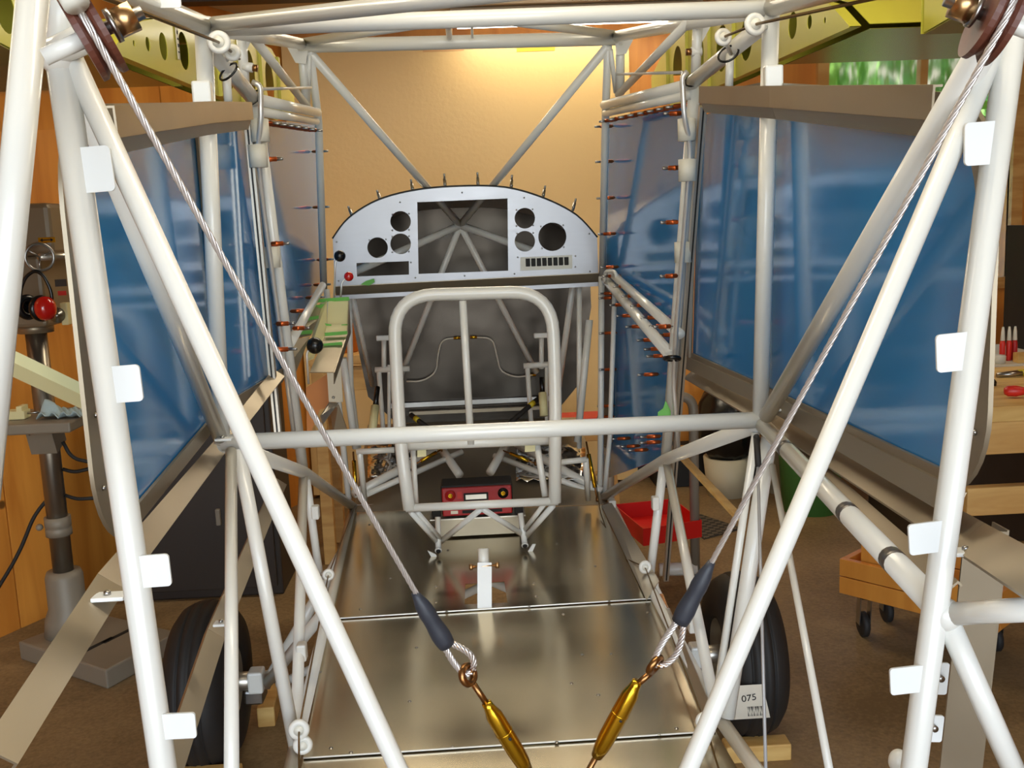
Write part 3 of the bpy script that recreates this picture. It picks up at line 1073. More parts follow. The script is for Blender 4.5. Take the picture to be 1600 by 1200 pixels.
# boot cowl skin from the panel to the firewall, and the firewall itself
YF = 3.52
bm = bmesh.new()
fa = [(x * 0.94 + 43, y * 0.84 + 79) for x, y in arc]
rows = []
for r_ in range(7):
    t = r_ / 6
    rows.append([bm.verts.new(lerp(P(x, y, YP + 0.006), P(x2, y2, YF), t)) for (x, y), (x2, y2) in zip(arc, fa)])
for A, B in zip(rows, rows[1:]):
    for k in range(len(A) - 1):
        bm.faces.new((A[k], A[k + 1], B[k + 1], B[k]))
me = from_bm(bm, 'boot_cowl')
bc = new_obj('boot_cowl', me, 'aluminium', None, True)
sm = bc.modifiers.new('thickness', 'SOLIDIFY')
sm.thickness = 0.0012
tag(bc, 'curved aluminium boot cowl skin arching from the instrument panel to the firewall', 'cowl')
fwl = [xz(x, y, YF) for x, y in fa] + [xz(924, 480, YF), xz(905, 600, YF), xz(860, 655, YF), xz(620, 662, YF), xz(575, 620, YF), xz(548, 490, YF)]
FWL = thing('firewall', 'dark polished stainless steel firewall sheet ahead of the seat', 'firewall', P(735, 660, YF))
plate('sheet', fwl, [], 0.002, (0, YF + 0.004, 0), (1, 0, 0), (0, 0, 1), 'stainless', FWL)
prism('lower_flange', P(640, 645, YF - 0.02), P(850, 636, YF - 0.02), rect(0.03, 0.012), (0, 0, 1), 'aluminium_dull', FWL)
prism('stiffener', P(610, 634, YF - 0.01), P(862, 622, YF - 0.01), rect(0.012, 0.016), (0, 0, 1), 'zinc_steel', FWL)
for pth in ([(716, 528, YF - 0.015), (690, 530, YF - 0.02), (684, 556, YF - 0.02), (682, 582, YF - 0.02), (660, 596, YF - 0.02), (635, 596, YF - 0.02)],
            [(742, 527, YF - 0.015), (770, 528, YF - 0.02), (777, 560, YF - 0.02), (782, 580, YF - 0.02), (805, 590, YF - 0.02), (832, 586, YF - 0.02)]):
    tube('brake_line', pth, 0.006, 'tape_white', FWL, 8, 0.04)
for px, py in ((714, 528), (740, 527), (832, 586)):
    c = P(px, py, YF - 0.015)
    tube('brass_fitting', [c - Vector((0.012, 0, 0)), c + Vector((0.012, 0, 0))], 0.012, 'brass', FWL, 6)
# sloping foot sheet between floor and firewall
FS = poly_solid('foot_sheet', [PZ(552, 800, 0.612), PZ(942, 788, 0.612), P(905, 652, YF), P(575, 664, YF)], 0.0015, 'aluminium_dull')
tag(FS, 'sloping shiny footwell sheet between the floor panel and the firewall', 'metal sheet')
CF = thing('crinkled_sheet', 'crinkled bright foil-like sheet lying under the footwell tubes', 'metal sheet', P(740, 770, 3.0))
fs0, fs1, fs2 = PZ(552, 800, 0.612), PZ(942, 788, 0.612), P(905, 652, YF)
fsn = (fs1 - fs0).cross(fs2 - fs0).normalized()


def on_foot(px, py):
    d = ray(px, py)
    return CAM + d * ((fs0 - CAM).dot(fsn) / d.dot(fsn)) + Vector((0, 0, 0.010 + 0.012 * random.random()))


for x0, x1, y0, y1 in ((575, 650, 702, 756), (806, 915, 704, 758)):
    bm = bmesh.new()
    n_ = 12
    g = [[bm.verts.new(on_foot(x0 + (x1 - x0) * i / n_, y0 + (y1 - y0) * j / n_)) for i in range(n_ + 1)] for j in range(n_ + 1)]
    for j in range(n_):
        for i in range(n_):
            bm.faces.new((g[j][i], g[j][i + 1], g[j + 1][i + 1], g[j + 1][i]))
    o = new_obj('foil', from_bm(bm, 'foil'), 'crinkled_foil', CF, True)
    o.modifiers.new('thickness', 'SOLIDIFY').thickness = 0.001

# rudder pedals
for s, lab, pl in ((-1, 'cream rudder pedal frame on the throttle side of the footwell', [(600, 530), (600, 690), (586, 578), (640, 576), (592, 592), (604, 672)]),
                   (1, 'cream rudder pedal frame on the other side of the footwell', [(846, 526), (846, 690), (818, 572), (862, 569), (838, 560), (860, 556)])):
    t = thing('rudder_pedal', lab, 'pedal', P(pl[1][0], pl[1][1], 3.25))
    Y = 3.25
    tube('pedal_arm', [(pl[0][0], pl[0][1], Y), (pl[0][0], pl[0][1] + 50, Y)], 0.016, 'tube_paint', t)
    tube('pedal_bar', [(pl[2][0], pl[2][1], Y), (pl[3][0], pl[3][1], Y)], 0.02, 'tube_paint', t)
    tube('pedal_arm', [(pl[2][0] + 6, pl[2][1] + 2, Y), (pl[2][0] + 14, 690, Y)], 0.016, 'tube_paint', t)
    tube('pedal_arm', [(pl[0][0] + 8, pl[0][1] + 40, Y), (pl[0][0] + 8, 690, Y)], 0.012, 'tube_paint', t)
    box('toe_plate', P(pl[0][0], pl[0][1] - 2, Y - 0.01), (0.05, 0.01, 0.018), 'tube_paint', t, 0.003)
    a, b = (P(590, 605, 3.1), P(581, 680, 3.0)) if s < 0 else (P(846, 590, 3.15), P(850, 650, 3.1))
    tube('master_cylinder', [a, lerp(a, b, 0.4)], 0.016, 'black_plastic', t)
    tube('cylinder_body', [lerp(a, b, 0.4), b], 0.026, 'cream_metal', t)
for s, path in ((-1, [(642, 648, 3.2), (664, 665, 3.15), (694, 686, 3.16)]), (1, [(842, 622, 3.2), (815, 645, 3.15), (780, 676, 3.1)])):
    q = pts(path)
    t = thing('brake_hose', 'black brake hose with yellow band on the %s side of the seat post' % ('throttle' if s < 0 else 'battery plus'), 'hose', q[-1])
    t['label'] = 'black brake hose with yellow band, ' + ('leading towards the throttle quadrant' if s < 0 else 'leading away from the throttle quadrant')
    tube('hose', q, 0.017, 'rubber', t, 10, 0.03)
    tube('yellow_band', [lerp(q[0], q[1], 0.3), lerp(q[0], q[1], 0.55)], 0.019, 'yellow_tape', t, 10)

# ------------------------------------------------------------------ floor panels
ZF = 0.612


def fl(px, py, z=ZF):
    p = PZ(px, py, z)
    return (p.x, p.y)


F1 = thing('floor_panel', 'polished aluminium floor panel with stick cutout, forward of the seam', 'floor panel', PZ(770, 870, ZF))
h1 = [fl(727, 913), fl(788, 909), fl(793, 942), fl(726, 945)]
plate('sheet', [fl(512, 967), fl(1033, 934), fl(941, 790), fl(553, 801)], [h1], 0.0016, (0, 0, ZF), (1, 0, 0), (0, 1, 0), 'floor_sheet', F1)
F2 = thing('floor_panel', 'polished aluminium floor panel between the two seams', 'floor panel', PZ(780, 1060, ZF - 0.003))
plate('sheet', [fl(474, 1184, ZF - 0.003), fl(1118, 1142, ZF - 0.003), fl(1036, 928, ZF - 0.003), fl(516, 960, ZF - 0.003)], [], 0.0016, (0, 0, ZF - 0.003), (1, 0, 0), (0, 1, 0), 'floor_sheet', F2)
F3 = thing('floor_panel', 'polished aluminium floor panel behind the rear seam, under the turnbuckles', 'floor panel', PZ(780, 1190, ZF - 0.006))
plate('sheet', [fl(440, 1330, ZF - 0.006), fl(1210, 1300, ZF - 0.006), fl(1115, 1138, ZF - 0.006), fl(476, 1178, ZF - 0.006)], [], 0.0016, (0, 0, ZF - 0.006), (1, 0, 0), (0, 1, 0), 'floor_sheet', F3)
for t, z, l in ((F1, ZF, ((563, 952), (610, 904), (681, 917), (681, 941), (698, 956), (827, 949), (834, 912), (838, 932), (908, 890), (930, 885), (952, 940), (577, 820), (700, 860), (870, 850))),
                (F2, ZF - 0.003, ((651, 1012), (910, 1023), (880, 960), (955, 1022), (1012, 957), (1030, 1148), (870, 1160), (707, 1168), (548, 1176), (517, 1169), (640, 1096), (935, 1086), (1057, 1138), (500, 1050), (893, 1068), (480, 1135)))):
    for px, py in l:
        lathe('rivet', [(0, 0.002), (0.002, 0.0016), (0.0035, 0.0)], PZ(px, py, z + 0.0008), (0, 0, 1), 'zinc_steel', t, 8)
for t, z, a, b in ((F1, ZF + 0.001, (512, 967), (1033, 934)), (F2, ZF - 0.002, (474, 1184), (1118, 1142))):
    p, q = PZ(a[0], a[1], z), PZ(b[0], b[1], z)
    prism('folded_edge_glint', p, q, [(-0.0016, -0.001), (0.0016, -0.001), (0.0016, 0.0016), (-0.0016, 0.0)], (0, 0, 1), 'bright_tube', t)  # glint of the sheet edge put in as a pale strip along each seam
# side skirts of the floor (bright bent sheet)
for s, lab, l in ((1, 'bent bright aluminium skirt along the floor edge on the workbench side', [(940, 790), (952, 786), (1026, 908), (1010, 938)]),
                  (-1, 'bent bright aluminium skirt along the floor edge on the drill press side', [(556, 800), (545, 800), (505, 965), (514, 966)])):
    if s > 0:
        loop = [PZ(l[0][0], l[0][1], ZF + 0.004), PZ(l[1][0] + 4, l[1][1], ZF + 0.02), PZ(l[2][0] + 4, l[2][1], ZF + 0.02), PZ(l[3][0], l[3][1], ZF + 0.004)]
        o = poly_solid('floor_skirt', loop, 0.0015, 'aluminium')
        tag(o, lab, 'metal sheet')
# triangular copper-toned reflecting edge sheet on the right rear
o = poly_solid('edge_sheet', [PZ(1036, 950, ZF + 0.002), PZ(1046, 950, ZF + 0.03), PZ(1108, 1096, ZF + 0.03), PZ(1100, 1120, ZF + 0.002)], 0.0015, 'aluminium')
tag(o, 'slim bent aluminium edge strip beside the floor panel near the right tire label', 'metal sheet')
o['label'] = 'slim bent aluminium edge strip between the floor panel and the tire with a paper label'

# ------------------------------------------------------------------ seat frame
YS = 2.24
SF = thing('seat_frame', 'cream bent-tube seat frame with rounded backrest hoop and centre post', 'seat', P(752, 860, 2.35))
back = [P(640, 796, YS - 0.02), P(625, 690, YS), P(614, 462, YS + 0.02), P(862, 455, YS + 0.02), P(868, 600, YS), P(867, 785, YS - 0.02)]
tube('backrest_hoop', back, 0.0295, 'tube_paint', SF, 18, 0.095)
tube('bottom_bar', [P(634, 794, YS - 0.02), P(872, 783, YS - 0.02)], 0.019, 'tube_paint', SF)
tube('centre_post', [P(723, 470, YS + 0.02), P(736, 694, YS + 0.02)], 0.017, 'tube_paint', SF)
tube('seat_cross_tube', [P(626, 696, YS + 0.03), P(866, 686, YS + 0.03)], 0.026, 'tube_paint', SF)
for a, b, d in (((645, 696, YS + 0.05), (650, 788, YS + 0.02), 0.013), ((838, 688, YS + 0.05), (852, 776, YS + 0.02), 0.016),
                ((642, 800, YS), (686, 850, 2.36), 0.013), ((652, 800, YS), (690, 844, 2.36), 0.011), ((752, 795, YS), (689, 846, 2.36), 0.014),
                ((754, 795, YS), (818, 836, 2.36), 0.014), ((864, 790, YS), (820, 840, 2.36), 0.014), ((850, 788, YS), (818, 830, 2.36), 0.011)):
    tube('seat_strut', [a, b], d, 'tube_paint', SF)
for a, b in (((684, 808, 2.37), (685, 858, 2.34)), ((813, 802, 2.37), (820, 850, 2.34))):
    tube('foot_socket', [a, b], 0.014, 'tube_paint', SF)
    e = P(*b)
    torus('socket_lip', e + Vector((0, -0.004, -0.002)), (0, -1, -0.5), 0.0065, 0.0025, 'tube_paint', SF, 16, 6)
    lathe('socket_bore', [(0, 0), (0.006, 0.0), (0.006, 0.002), (0, 0.002)], e + Vector((0, -0.006, -0.003)), (0, -1, -0.5), 'black_matte', SF, 12)
for a in ([(668, 860), (681, 866), (687, 878), (679, 879)], [(832, 850), (837, 850), (828, 871), (819, 871)]):
    poly_solid('foot_bracket', [P(x, y, 2.34) for x, y in a], 0.004, 'tube_paint', SF)
for px0, px1, py in ((652, 666, 700), (820, 836, 692)):
    poly_solid('hinge_plate', [P(px0, py - 8, YS + 0.04), P(px1, py - 9, YS + 0.04), P(px1, py + 13, YS + 0.04), P(px0, py + 14, YS + 0.04)], 0.004, 'cream_metal', SF)

# ------------------------------------------------------------------ battery
bl, br = P(690, 800, 2.42), P(802, 794, 2.42)
bw = br.x - bl.x
bx = (bl.x + br.x) / 2
zb = 0.688
BT = thing('battery', 'red and black battery with brass terminals lying under the seat', 'battery', (bx, 2.46, zb - 0.012))
box('case', (bx, 2.470, zb + 0.038), (bw, 0.078, 0.076), 'black_matte', BT, 0.004)
box('terminal_face', (bx, 2.425, zb + 0.036), (bw * 0.97, 0.012, 0.072), 'battery_red', BT, 0.003)
box('label_recess', (bx - 0.002, 2.418, zb + 0.048), (0.062, 0.002, 0.020), 'black_matte', BT, 0.0)
box('label', (bx - 0.002, 2.4165, zb + 0.048), (0.052, 0.001, 0.012), 'aluminium', BT)
for s, m_ in ((-1, 'battery_red'), (1, 'black_plastic')):
    c = Vector((bx + s * 0.066, 2.419, zb + 0.054))
    tm = lathe('terminal', [(0, 0), (0.0135, 0), (0.0135, 0.004), (0, 0.004)], c, (0, -1, 0), m_, BT, 18)
    lathe('brass_insert', [(0, 0), (0.006, 0), (0.006, 0.003), (0.003, 0.003), (0.003, 0.001), (0, 0.001)], c + Vector((0, -0.0035, 0)), (0, -1, 0), 'brass', tm, 14)
    box('warning_sticker', (bx + s * 0.043, 2.4178, zb + 0.054), (0.012, 0.001, 0.018), 'red_plastic' if s < 0 else 'battery_red', BT)
box('lower_sticker', (bx - 0.058, 2.4185, zb + 0.010), (0.018, 0.001, 0.008), 'label_paper', BT)
box('lower_band', (bx + 0.012, 2.4185, zb + 0.010), (0.10, 0.001, 0.008), 'black_matte', BT)
tr = thing('battery_tray', 'aluminium battery tray with black clamp strap under the red battery', 'tray', (bx, 2.46, ZF + 0.002))
box('tray_plate', (bx, 2.47, zb - 0.008), (bw + 0.06, 0.10, 0.003), 'aluminium', tr)
box('tray_skirt', (bx, 2.50, (zb + ZF) / 2 - 0.002), (bw + 0.03, 0.05, zb - ZF - 0.016), 'aluminium_dull', tr)
for s in (-1, 1):
    box('clamp_block', (bx + s * (bw / 2 + 0.014), 2.44, zb + 0.006), (0.022, 0.03, 0.022), 'black_matte', tr, 0.003)

# ------------------------------------------------------------------ control stick socket
CS = thing('stick_socket', 'square control stick socket with round stub and cross bolt on the floor', 'control stick', P(757, 946, 1.97))
yc = 2.03
prism('square_tube', P(757, 950, yc - 0.03), P(757, 879, yc + 0.0), rect(0.030, 0.026), (0, -1, 0.2), 'tube_paint', CS)
a, b = P(756, 886, yc), P(755, 858, yc + 0.01)
tube('round_stub', [a, b], 0.0235, 'tube_paint', CS)
lathe('stub_bore', [(0, 0), (0.0092, 0), (0.0092, 0.001), (0, 0.001)], b, (b - a), 'black_matte', CS, 14)
torus('stub_lip', b, (b - a), 0.0102, 0.0016, 'tube_paint', CS, 18, 6)
bt = tube('cross_bolt', [P(734, 886, yc - 0.012), P(779, 883, yc - 0.012)], 0.006, 'bolt_brass', CS, 8)
for px, py in ((736, 886), (777, 883)):
    c = P(px, py, yc - 0.012)
    tube('bolt_nut', [c - Vector((0.004, 0, 0)), c + Vector((0.004, 0, 0))], 0.013, 'bolt_brass', CS, 6)

# ------------------------------------------------------------------ throttle quadrant with levers
TQ = thing('throttle_quadrant', 'cream sheet metal throttle quadrant held together with green tape', 'throttle', P(512, 580, 2.45))
poly_solid('front_plate', [P(513, 471, 2.60), P(544, 470, 2.60), P(543, 506, 2.55), P(511, 507, 2.55)], 0.002, 'cream_metal', TQ)
poly_solid('step_plate', [P(511, 507, 2.54), P(543, 506, 2.54), P(542, 521, 2.50), P(508, 521, 2.50)], 0.002, 'cream_metal', TQ)
poly_solid('sloping_plate', [P(508, 524, 2.50), P(542, 522, 2.50), P(521, 582, 2.30), P(484, 582, 2.30)], 0.002, 'aluminium_dull', TQ)
poly_solid('side_plate', [P(511, 470, 2.60), P(511, 520, 2.52), P(490, 560, 2.36), P(478, 565, 2.36), P(500, 474, 2.62)], 0.002, 'cream_metal', TQ)
poly_solid('inner_side_plate', [P(545, 470, 2.60), P(543, 520, 2.50), P(522, 582, 2.30), P(522, 600, 2.34), P(548, 520, 2.6)], 0.002, 'aluminium_dull', TQ)
for l in ([(470, 484, 2.46), (503, 478, 2.60), (494, 504, 2.50), (462, 506, 2.38)], [(466, 505, 2.42), (496, 500, 2.50), (486, 524, 2.42), (454, 530, 2.30)], [(450, 532, 2.28), (484, 526, 2.38), (462, 582, 2.22), (440, 585, 2.14)]):
    poly_solid('ledge_plate', [P(*q) for q in l], 0.002, 'aluminium_dull', TQ)
for a, b, w in (((487, 471, 2.612), (546, 467, 2.592), 0.010), ((508, 523, 2.488), (543, 520, 2.488), 0.009), ((506, 540, 2.44), (535, 537, 2.44), 0.009), ((483, 482, 2.535), (509, 478, 2.60), 0.010),
                ((472, 500, 2.43), (498, 496, 2.50), 0.008), ((462, 521, 2.34), (488, 519, 2.42), 0.009), ((504, 508, 2.536), (518, 510, 2.536), 0.010), ((534, 509, 2.536), (545, 508, 2.536), 0.005)):
    prism('tape_strip', P(*a) + Vector((0, -0.003, 0.001)), P(*b) + Vector((0, -0.003, 0.001)), rect(0.001, w), (0, -0.4, 1), 'green_tape', TQ)
for x0, y0, Y0, x1, y1, Y1, kx, ky, kr, m_, nm in ((522, 468, 2.62, 524, 408, 2.62, 531, 400, 9, 'black_plastic', 'black throttle lever'), (532, 467, 2.62, 534, 440, 2.62, 545, 432, 7.5, 'knob_red', 'red mixture lever'),
                                                   (482, 600, 2.30, 479, 549, 2.30, 492, 540, 11.5, 'black_plastic', 'black rear throttle lever')):
    k = P(kx, ky, Y0)
    rd = tube('lever_rod', [(x0, y0, Y0), (x1, y1, Y1), k], 0.0052, 'bright_tube', TQ, 10, 0.012)
    kb = ball('lever_knob', k, kr * 2.6 / FPX, m_, rd)
    kb['label'] = 'glossy %s ball knob' % ('red' if 'red' in m_ else 'black')
# bracket under the quadrant
TB = thing('quadrant_bracket', 'tan bent aluminium post with folded bracket under the throttle quadrant', 'bracket', P(525, 700, 2.6))
poly_solid('post_upper', [P(511, 582, 2.6), P(532, 560, 2.6), P(536, 628, 2.6), P(514, 628, 2.6)], 0.003, 'aluminium_dull', TB)
poly_solid('post_lower', [P(516, 640, 2.6), P(529, 632, 2.58), P(544, 676, 2.6), P(521, 678, 2.6)], 0.003, 'aluminium_dull', TB)
poly_solid('fold', [P(500, 650, 2.52), P(514, 629, 2.6), P(529, 630, 2.6), P(504, 664, 2.52)], 0.003, 'aluminium', TB)
poly_solid('orange_panel', [P(478, 606, 2.7), P(512, 584, 2.7), P(514, 636, 2.7), P(500, 640, 2.7), P(480, 690, 2.7)], 0.003, 'orange_paint', TB)
lathe('screw', [(0, 0), (0.004, 0), (0.003, 0.003), (0, 0.003)], P(521, 621, 2.597), (0, -1, 0), 'zinc_steel', TB, 8)

# ------------------------------------------------------------------ aluminium conduits taped to the door posts
for s, lab, path, wraps in ((-1, 'bright aluminium conduit taped to the door post on the throttle side', [(394, 128, 1.84), (407, 134, 1.84), (408, 188, 1.84), (402, 236, 1.86), (412, 330, 1.9), (444, 562, 1.98), (462, 700, 2.04)], ((406, 204), (403, 244), (424, 402))),
                            (1, 'bright aluminium conduit taped to the door post opposite the throttle levers', [(1074, 112, 1.84), (1066, 120, 1.84), (1069, 184, 1.84), (1079, 226, 1.86), (1074, 300, 1.88), (1056, 520, 1.98), (1052, 600, 2.02), (1060, 700, 2.04)], ((1073, 203), (1074, 266), (1067, 394)))):
    q = pts(path)
    t = thing('conduit', lab, 'conduit', q[-1])
    tube('pipe', q, 0.0098, 'bright_tube', t, 12, 0.03)
    for px, py in wraps:
        c = P(px, py, 1.865 if py < 300 else 1.95)
        tube('tape_wrap', [c + Vector((0, 0, 0.020)), c - Vector((0, 0, 0.020))], 0.033, 'tape_white', t, 14)
# dark grooved slide track beside each door post
for s, lab, a, b in ((-1, 'slim dark grooved slide track beside the door post on the throttle side', (388, 196, -0.427), (436, 690, -0.416)), (1, 'slim dark grooved slide track beside the door post opposite the throttle levers', (1098, 166, 0.398), (1040, 905, 0.392))):
    p, q = PX(*a), PX(*b)
    t = thing('slide_track', lab, 'track', q)
    prism('track', p, q, rect(0.012, 0.016), (0, -1, 0), 'aluminium', t)
    prism('groove', p + Vector((s * 0.0, -0.0085, 0)), q + Vector((0, -0.0085, 0)), rect(0.003, 0.002), (0, -1, 0), 'rubber_seal', t)
# black hose clamp and green tape on the far door post
o = torus('hose_clamp', P(1050, 560, 1.99), (0.1, 0.3, 1), 0.014, 0.005, 'black_plastic')
tag(o, 'black rubber clamp around the conduit at the door sill', 'clamp')
o = poly_solid('tape_strip', pts([(1040, 626, 2.05), (1048, 642, 2.05), (1048, 654, 2.05), (1027, 656, 2.05), (1028, 644, 2.05), (1036, 638, 2.05)]), 0.001, 'green_tape')
tag(o, 'curled strip of green masking tape on the door post above the sill tube', 'tape')

# rod with black grip hanging from the sill node
t = thing('control_rod', 'thin grey rod with a black rubber grip hanging by the sill node', 'rod', P(1198, 1210, 1.12))
tube('rod', [(1184, 722, 1.38), (1198, 1260, 1.12)], 0.0045, 'rod_grey', t, 8)
tube('grip', [(1182, 684, 1.40), (1185, 730, 1.376)], 0.0092, 'rubber', t, 12)
ball('grip_end', P(1182, 683, 1.40), 0.0047, 'rubber', t)


# ------------------------------------------------------------------ brace cables with turnbuckles
def strand_cable(name, path, R, parent, n=5, pitch=0.034):
    path = [Vector(p) for p in path]
    bm = bmesh.new()
    L = [0]
    for a, b in zip(path, path[1:]):
        L.append(L[-1] + (b - a).length)
    tot = L[-1]
    steps = int(tot / 0.0035)
    a0 = (path[1] - path[0]).normalized()
    x = a0.cross(Vector((0.2, 1, 0.1))).normalized()
    for k in range(n):
        q = []
        for i in range(steps + 1):
            sx = tot * i / steps
            j = 0
            while j < len(L) - 2 and sx > L[j + 1]:
                j += 1
            t = (sx - L[j]) / (L[j + 1] - L[j])
            c = path[j].lerp(path[j + 1], t)
            d = (path[j + 1] - path[j]).normalized()
            xx = (x - d * x.dot(d)).normalized()
            yy = d.cross(xx)
            an = 2 * math.pi * (k / n + sx / pitch)
            q.append(c + (xx * math.cos(an) + yy * math.sin(an)) * R * 0.66)
        sweep_bm(bm, q, R * 0.40, 6, True)
    return new_obj(name, from_bm(bm, name), 'cable_steel', parent, True)


def sheave(a, b, Y, axis, B):
    """centre, radius and axis of a pulley; the axis is squared to the rope that leaves it"""
    p, q = P(a[0], a[1], Y), P(b[0], b[1], Y)
    c = (p + q) / 2
    d = (B - c).normalized()
    return c, (q - p).length / 2, (axis - d * axis.dot(d)).normalized()


SHL = ((112, -10), (178, 118), 0.605, Vector((0.85, 0.22, 0.52)))
SHR = ((1580, -40), (1528, 96), 0.605, Vector((-0.82, 0.10, 0.48)))


def brace(label, top, low, s1, s2, eye, tb0, tb1, rod_end):
    t = thing('brace_cable', label, 'cable', P(*rod_end))
    B = P(*low)
    c, R, ax0 = sheave(*top, B)
    rg = R - 0.004 + 0.0021
    tow = (CAM - c)
    tow = (tow - ax0 * tow.dot(ax0)).normalized()
    db = (B - c)
    dist = db.length
    ub = db / dist
    vb = ax0.cross(ub)
    if vb.dot(tow) < 0:
        vb = -vb
    a0 = math.acos(rg / dist)
    arc_ = [c + (ub * math.cos(a0 + q) + vb * math.sin(a0 + q)) * rg for q in [math.radians(d_) for d_ in range(100, -1, -8)]]
    strand_cable('wire_rope', arc_ + [B], 0.0021, t)
    d = (P(*s2) - P(*s1))
    p1, p2 = P(*s1), P(*s2)
    n = 10
    bm = bmesh.new()
    prof = [0.0030, 0.0040, 0.0056, 0.0064, 0.0068, 0.0064, 0.0066, 0.0072, 0.0076, 0.0074, 0.0066]
    sweep_bm(bm, [lerp(p1, p2, k / n) for k in range(n + 1)], prof, 14)
    new_obj('shrink_sleeve', from_bm(bm, 'sleeve'), 'shrink_tube', t, True)
    e = P(*eye)
    dirn = (e - p2).normalized()
    side = dirn.cross(Vector((0, 1, 0))).normalized()
    loop = [p2 + side * 0.0035, lerp(p2, e, 0.4) + side * 0.0095, lerp(p2, e, 0.75) + side * 0.0115, e + side * 0.006 + dirn * 0.002, e - side * 0.002 + dirn * 0.003, lerp(p2, e, 0.6) - side * 0.004, p2 - side * 0.002]
    fl_ = fillet(loop, 0.02, 6)
    strand_cable('thimble_loop', fl_, 0.0027, t, pitch=0.02)
    bm = bmesh.new()
    sweep_bm(bm, fl_[:len(fl_) * 2 // 3], 0.0022, 10)
    new_obj('thimble', from_bm(bm, 'thimble'), 'bronze', t, True)
    b0, b1 = P(*tb0), P(*tb1)
    ax = (b1 - b0).normalized()
    ec = e + dirn * 0.003
    torus('eye', ec, ax.cross(side) * 0.6 + side * 0.8, 0.0068, 0.0030, 'bronze', t, 20, 8)
    tube('eye_shank', [ec + ax * 0.008, b0 + ax * 0.006], 0.0052, 'bronze', t, 10)
    lathe('turnbuckle_barrel', [(0, 0), (0.0040, 0), (0.0044, 0.004), (0.0052, 0.008), (0.0068, 0.013), (0.0072, 0.03), (0.0072, (b1 - b0).length - 0.022), (0.0064, (b1 - b0).length - 0.010), (0.0046, (b1 - b0).length), (0, (b1 - b0).length)], b0, ax, 'brass', t, 14)
    mid = lerp(b0, b1, 0.5)
    lathe('barrel_hole', [(0, 0), (0.0013, 0), (0.0013, 0.001), (0, 0.001)], mid + Vector((0.002, -0.0068, 0.002)), (0.25, -1, 0.2), 'black_matte', t, 10)
    torus('barrel_groove', lerp(b0, b1, 0.42), ax, 0.0071, 0.0005, 'brass', t, 18, 6)
    tube('lower_shank', [b1 - ax * 0.004, P(*rod_end)], 0.005, 'bronze', t, 10)


brace('steel brace cable with brass turnbuckle running down from the pulley above the drill press', SHL, (652, 930, 0.72), (648, 926, 0.72), (698, 1008, 0.728), (728, 1050, 0.732), (760, 1098, 0.735), (824, 1204, 0.745), (866, 1274, 0.752))
brace('steel brace cable with brass turnbuckle running down from the pulley above the workbench', SHR, (1110, 882, 0.72), (1112, 878, 0.72), (1062, 972, 0.728), (1026, 1034, 0.732), (996, 1064, 0.735), (932, 1182, 0.745), (879, 1274, 0.752))


# brown phenolic pulleys at the cable tops
def pulley(label, sh, low, bolt):
    c, R, ax = sheave(*sh, P(*low))
    t = thing('pulley', label, 'pulley', c - Vector((0, 0, R)))
    w = 0.0155
    lathe('sheave', [(0, -w / 2), (R, -w / 2), (R, -w * 0.28), (R - 0.004, -0.001), (R - 0.004, 0.001), (R, w * 0.28), (R, w / 2), (0, w / 2)], c, ax, 'phenolic', t, 40, False)
    bc_ = c + ax * bolt
    s = 1 if bolt > 0 else -1
    tube('axle_bolt', [c, c + ax * (bolt + s * 0.012)], 0.008, 'zinc_steel', t, 12)
    tube('axle_nut', [c + ax * (bolt - s * 0.005), c + ax * (bolt + s * 0.007)], 0.018, 'bolt_brass', t, 6)
    tube('washer', [c + ax * (bolt - s * 0.008), c + ax * (bolt - s * 0.005)], 0.02, 'zinc_steel', t, 16)
    tube('mount_bolt', [c, c - ax * s * 0.03], 0.010, 'tube_paint', t, 12)
    return t


pulley('brown phenolic cable pulley with nut above the drill press', SHL, (652, 930, 0.72), 0.019)
pulley('brown phenolic cable pulley with nut above the workbench', SHR, (1110, 882, 0.72), 0.019)
gc, gR, gax = sheave(*SHL, P(652, 930, 0.72))
gd = CAM - gc
gd = (gd - gax * gd.dot(gax)).normalized()
gu = gax.cross(gd)
if gu.z < 0:
    gu = -gu
o = tube('sleeve_guard', [gc + (gd * math.cos(q) + gu * math.sin(q)) * (gR + 0.0070) for q in (0.55, 0.85, 1.15)], 0.0145, 'white_plastic', None, 16)
tag(o, 'short cream plastic sleeve over the cable at the pulley above the drill press', 'sleeve')

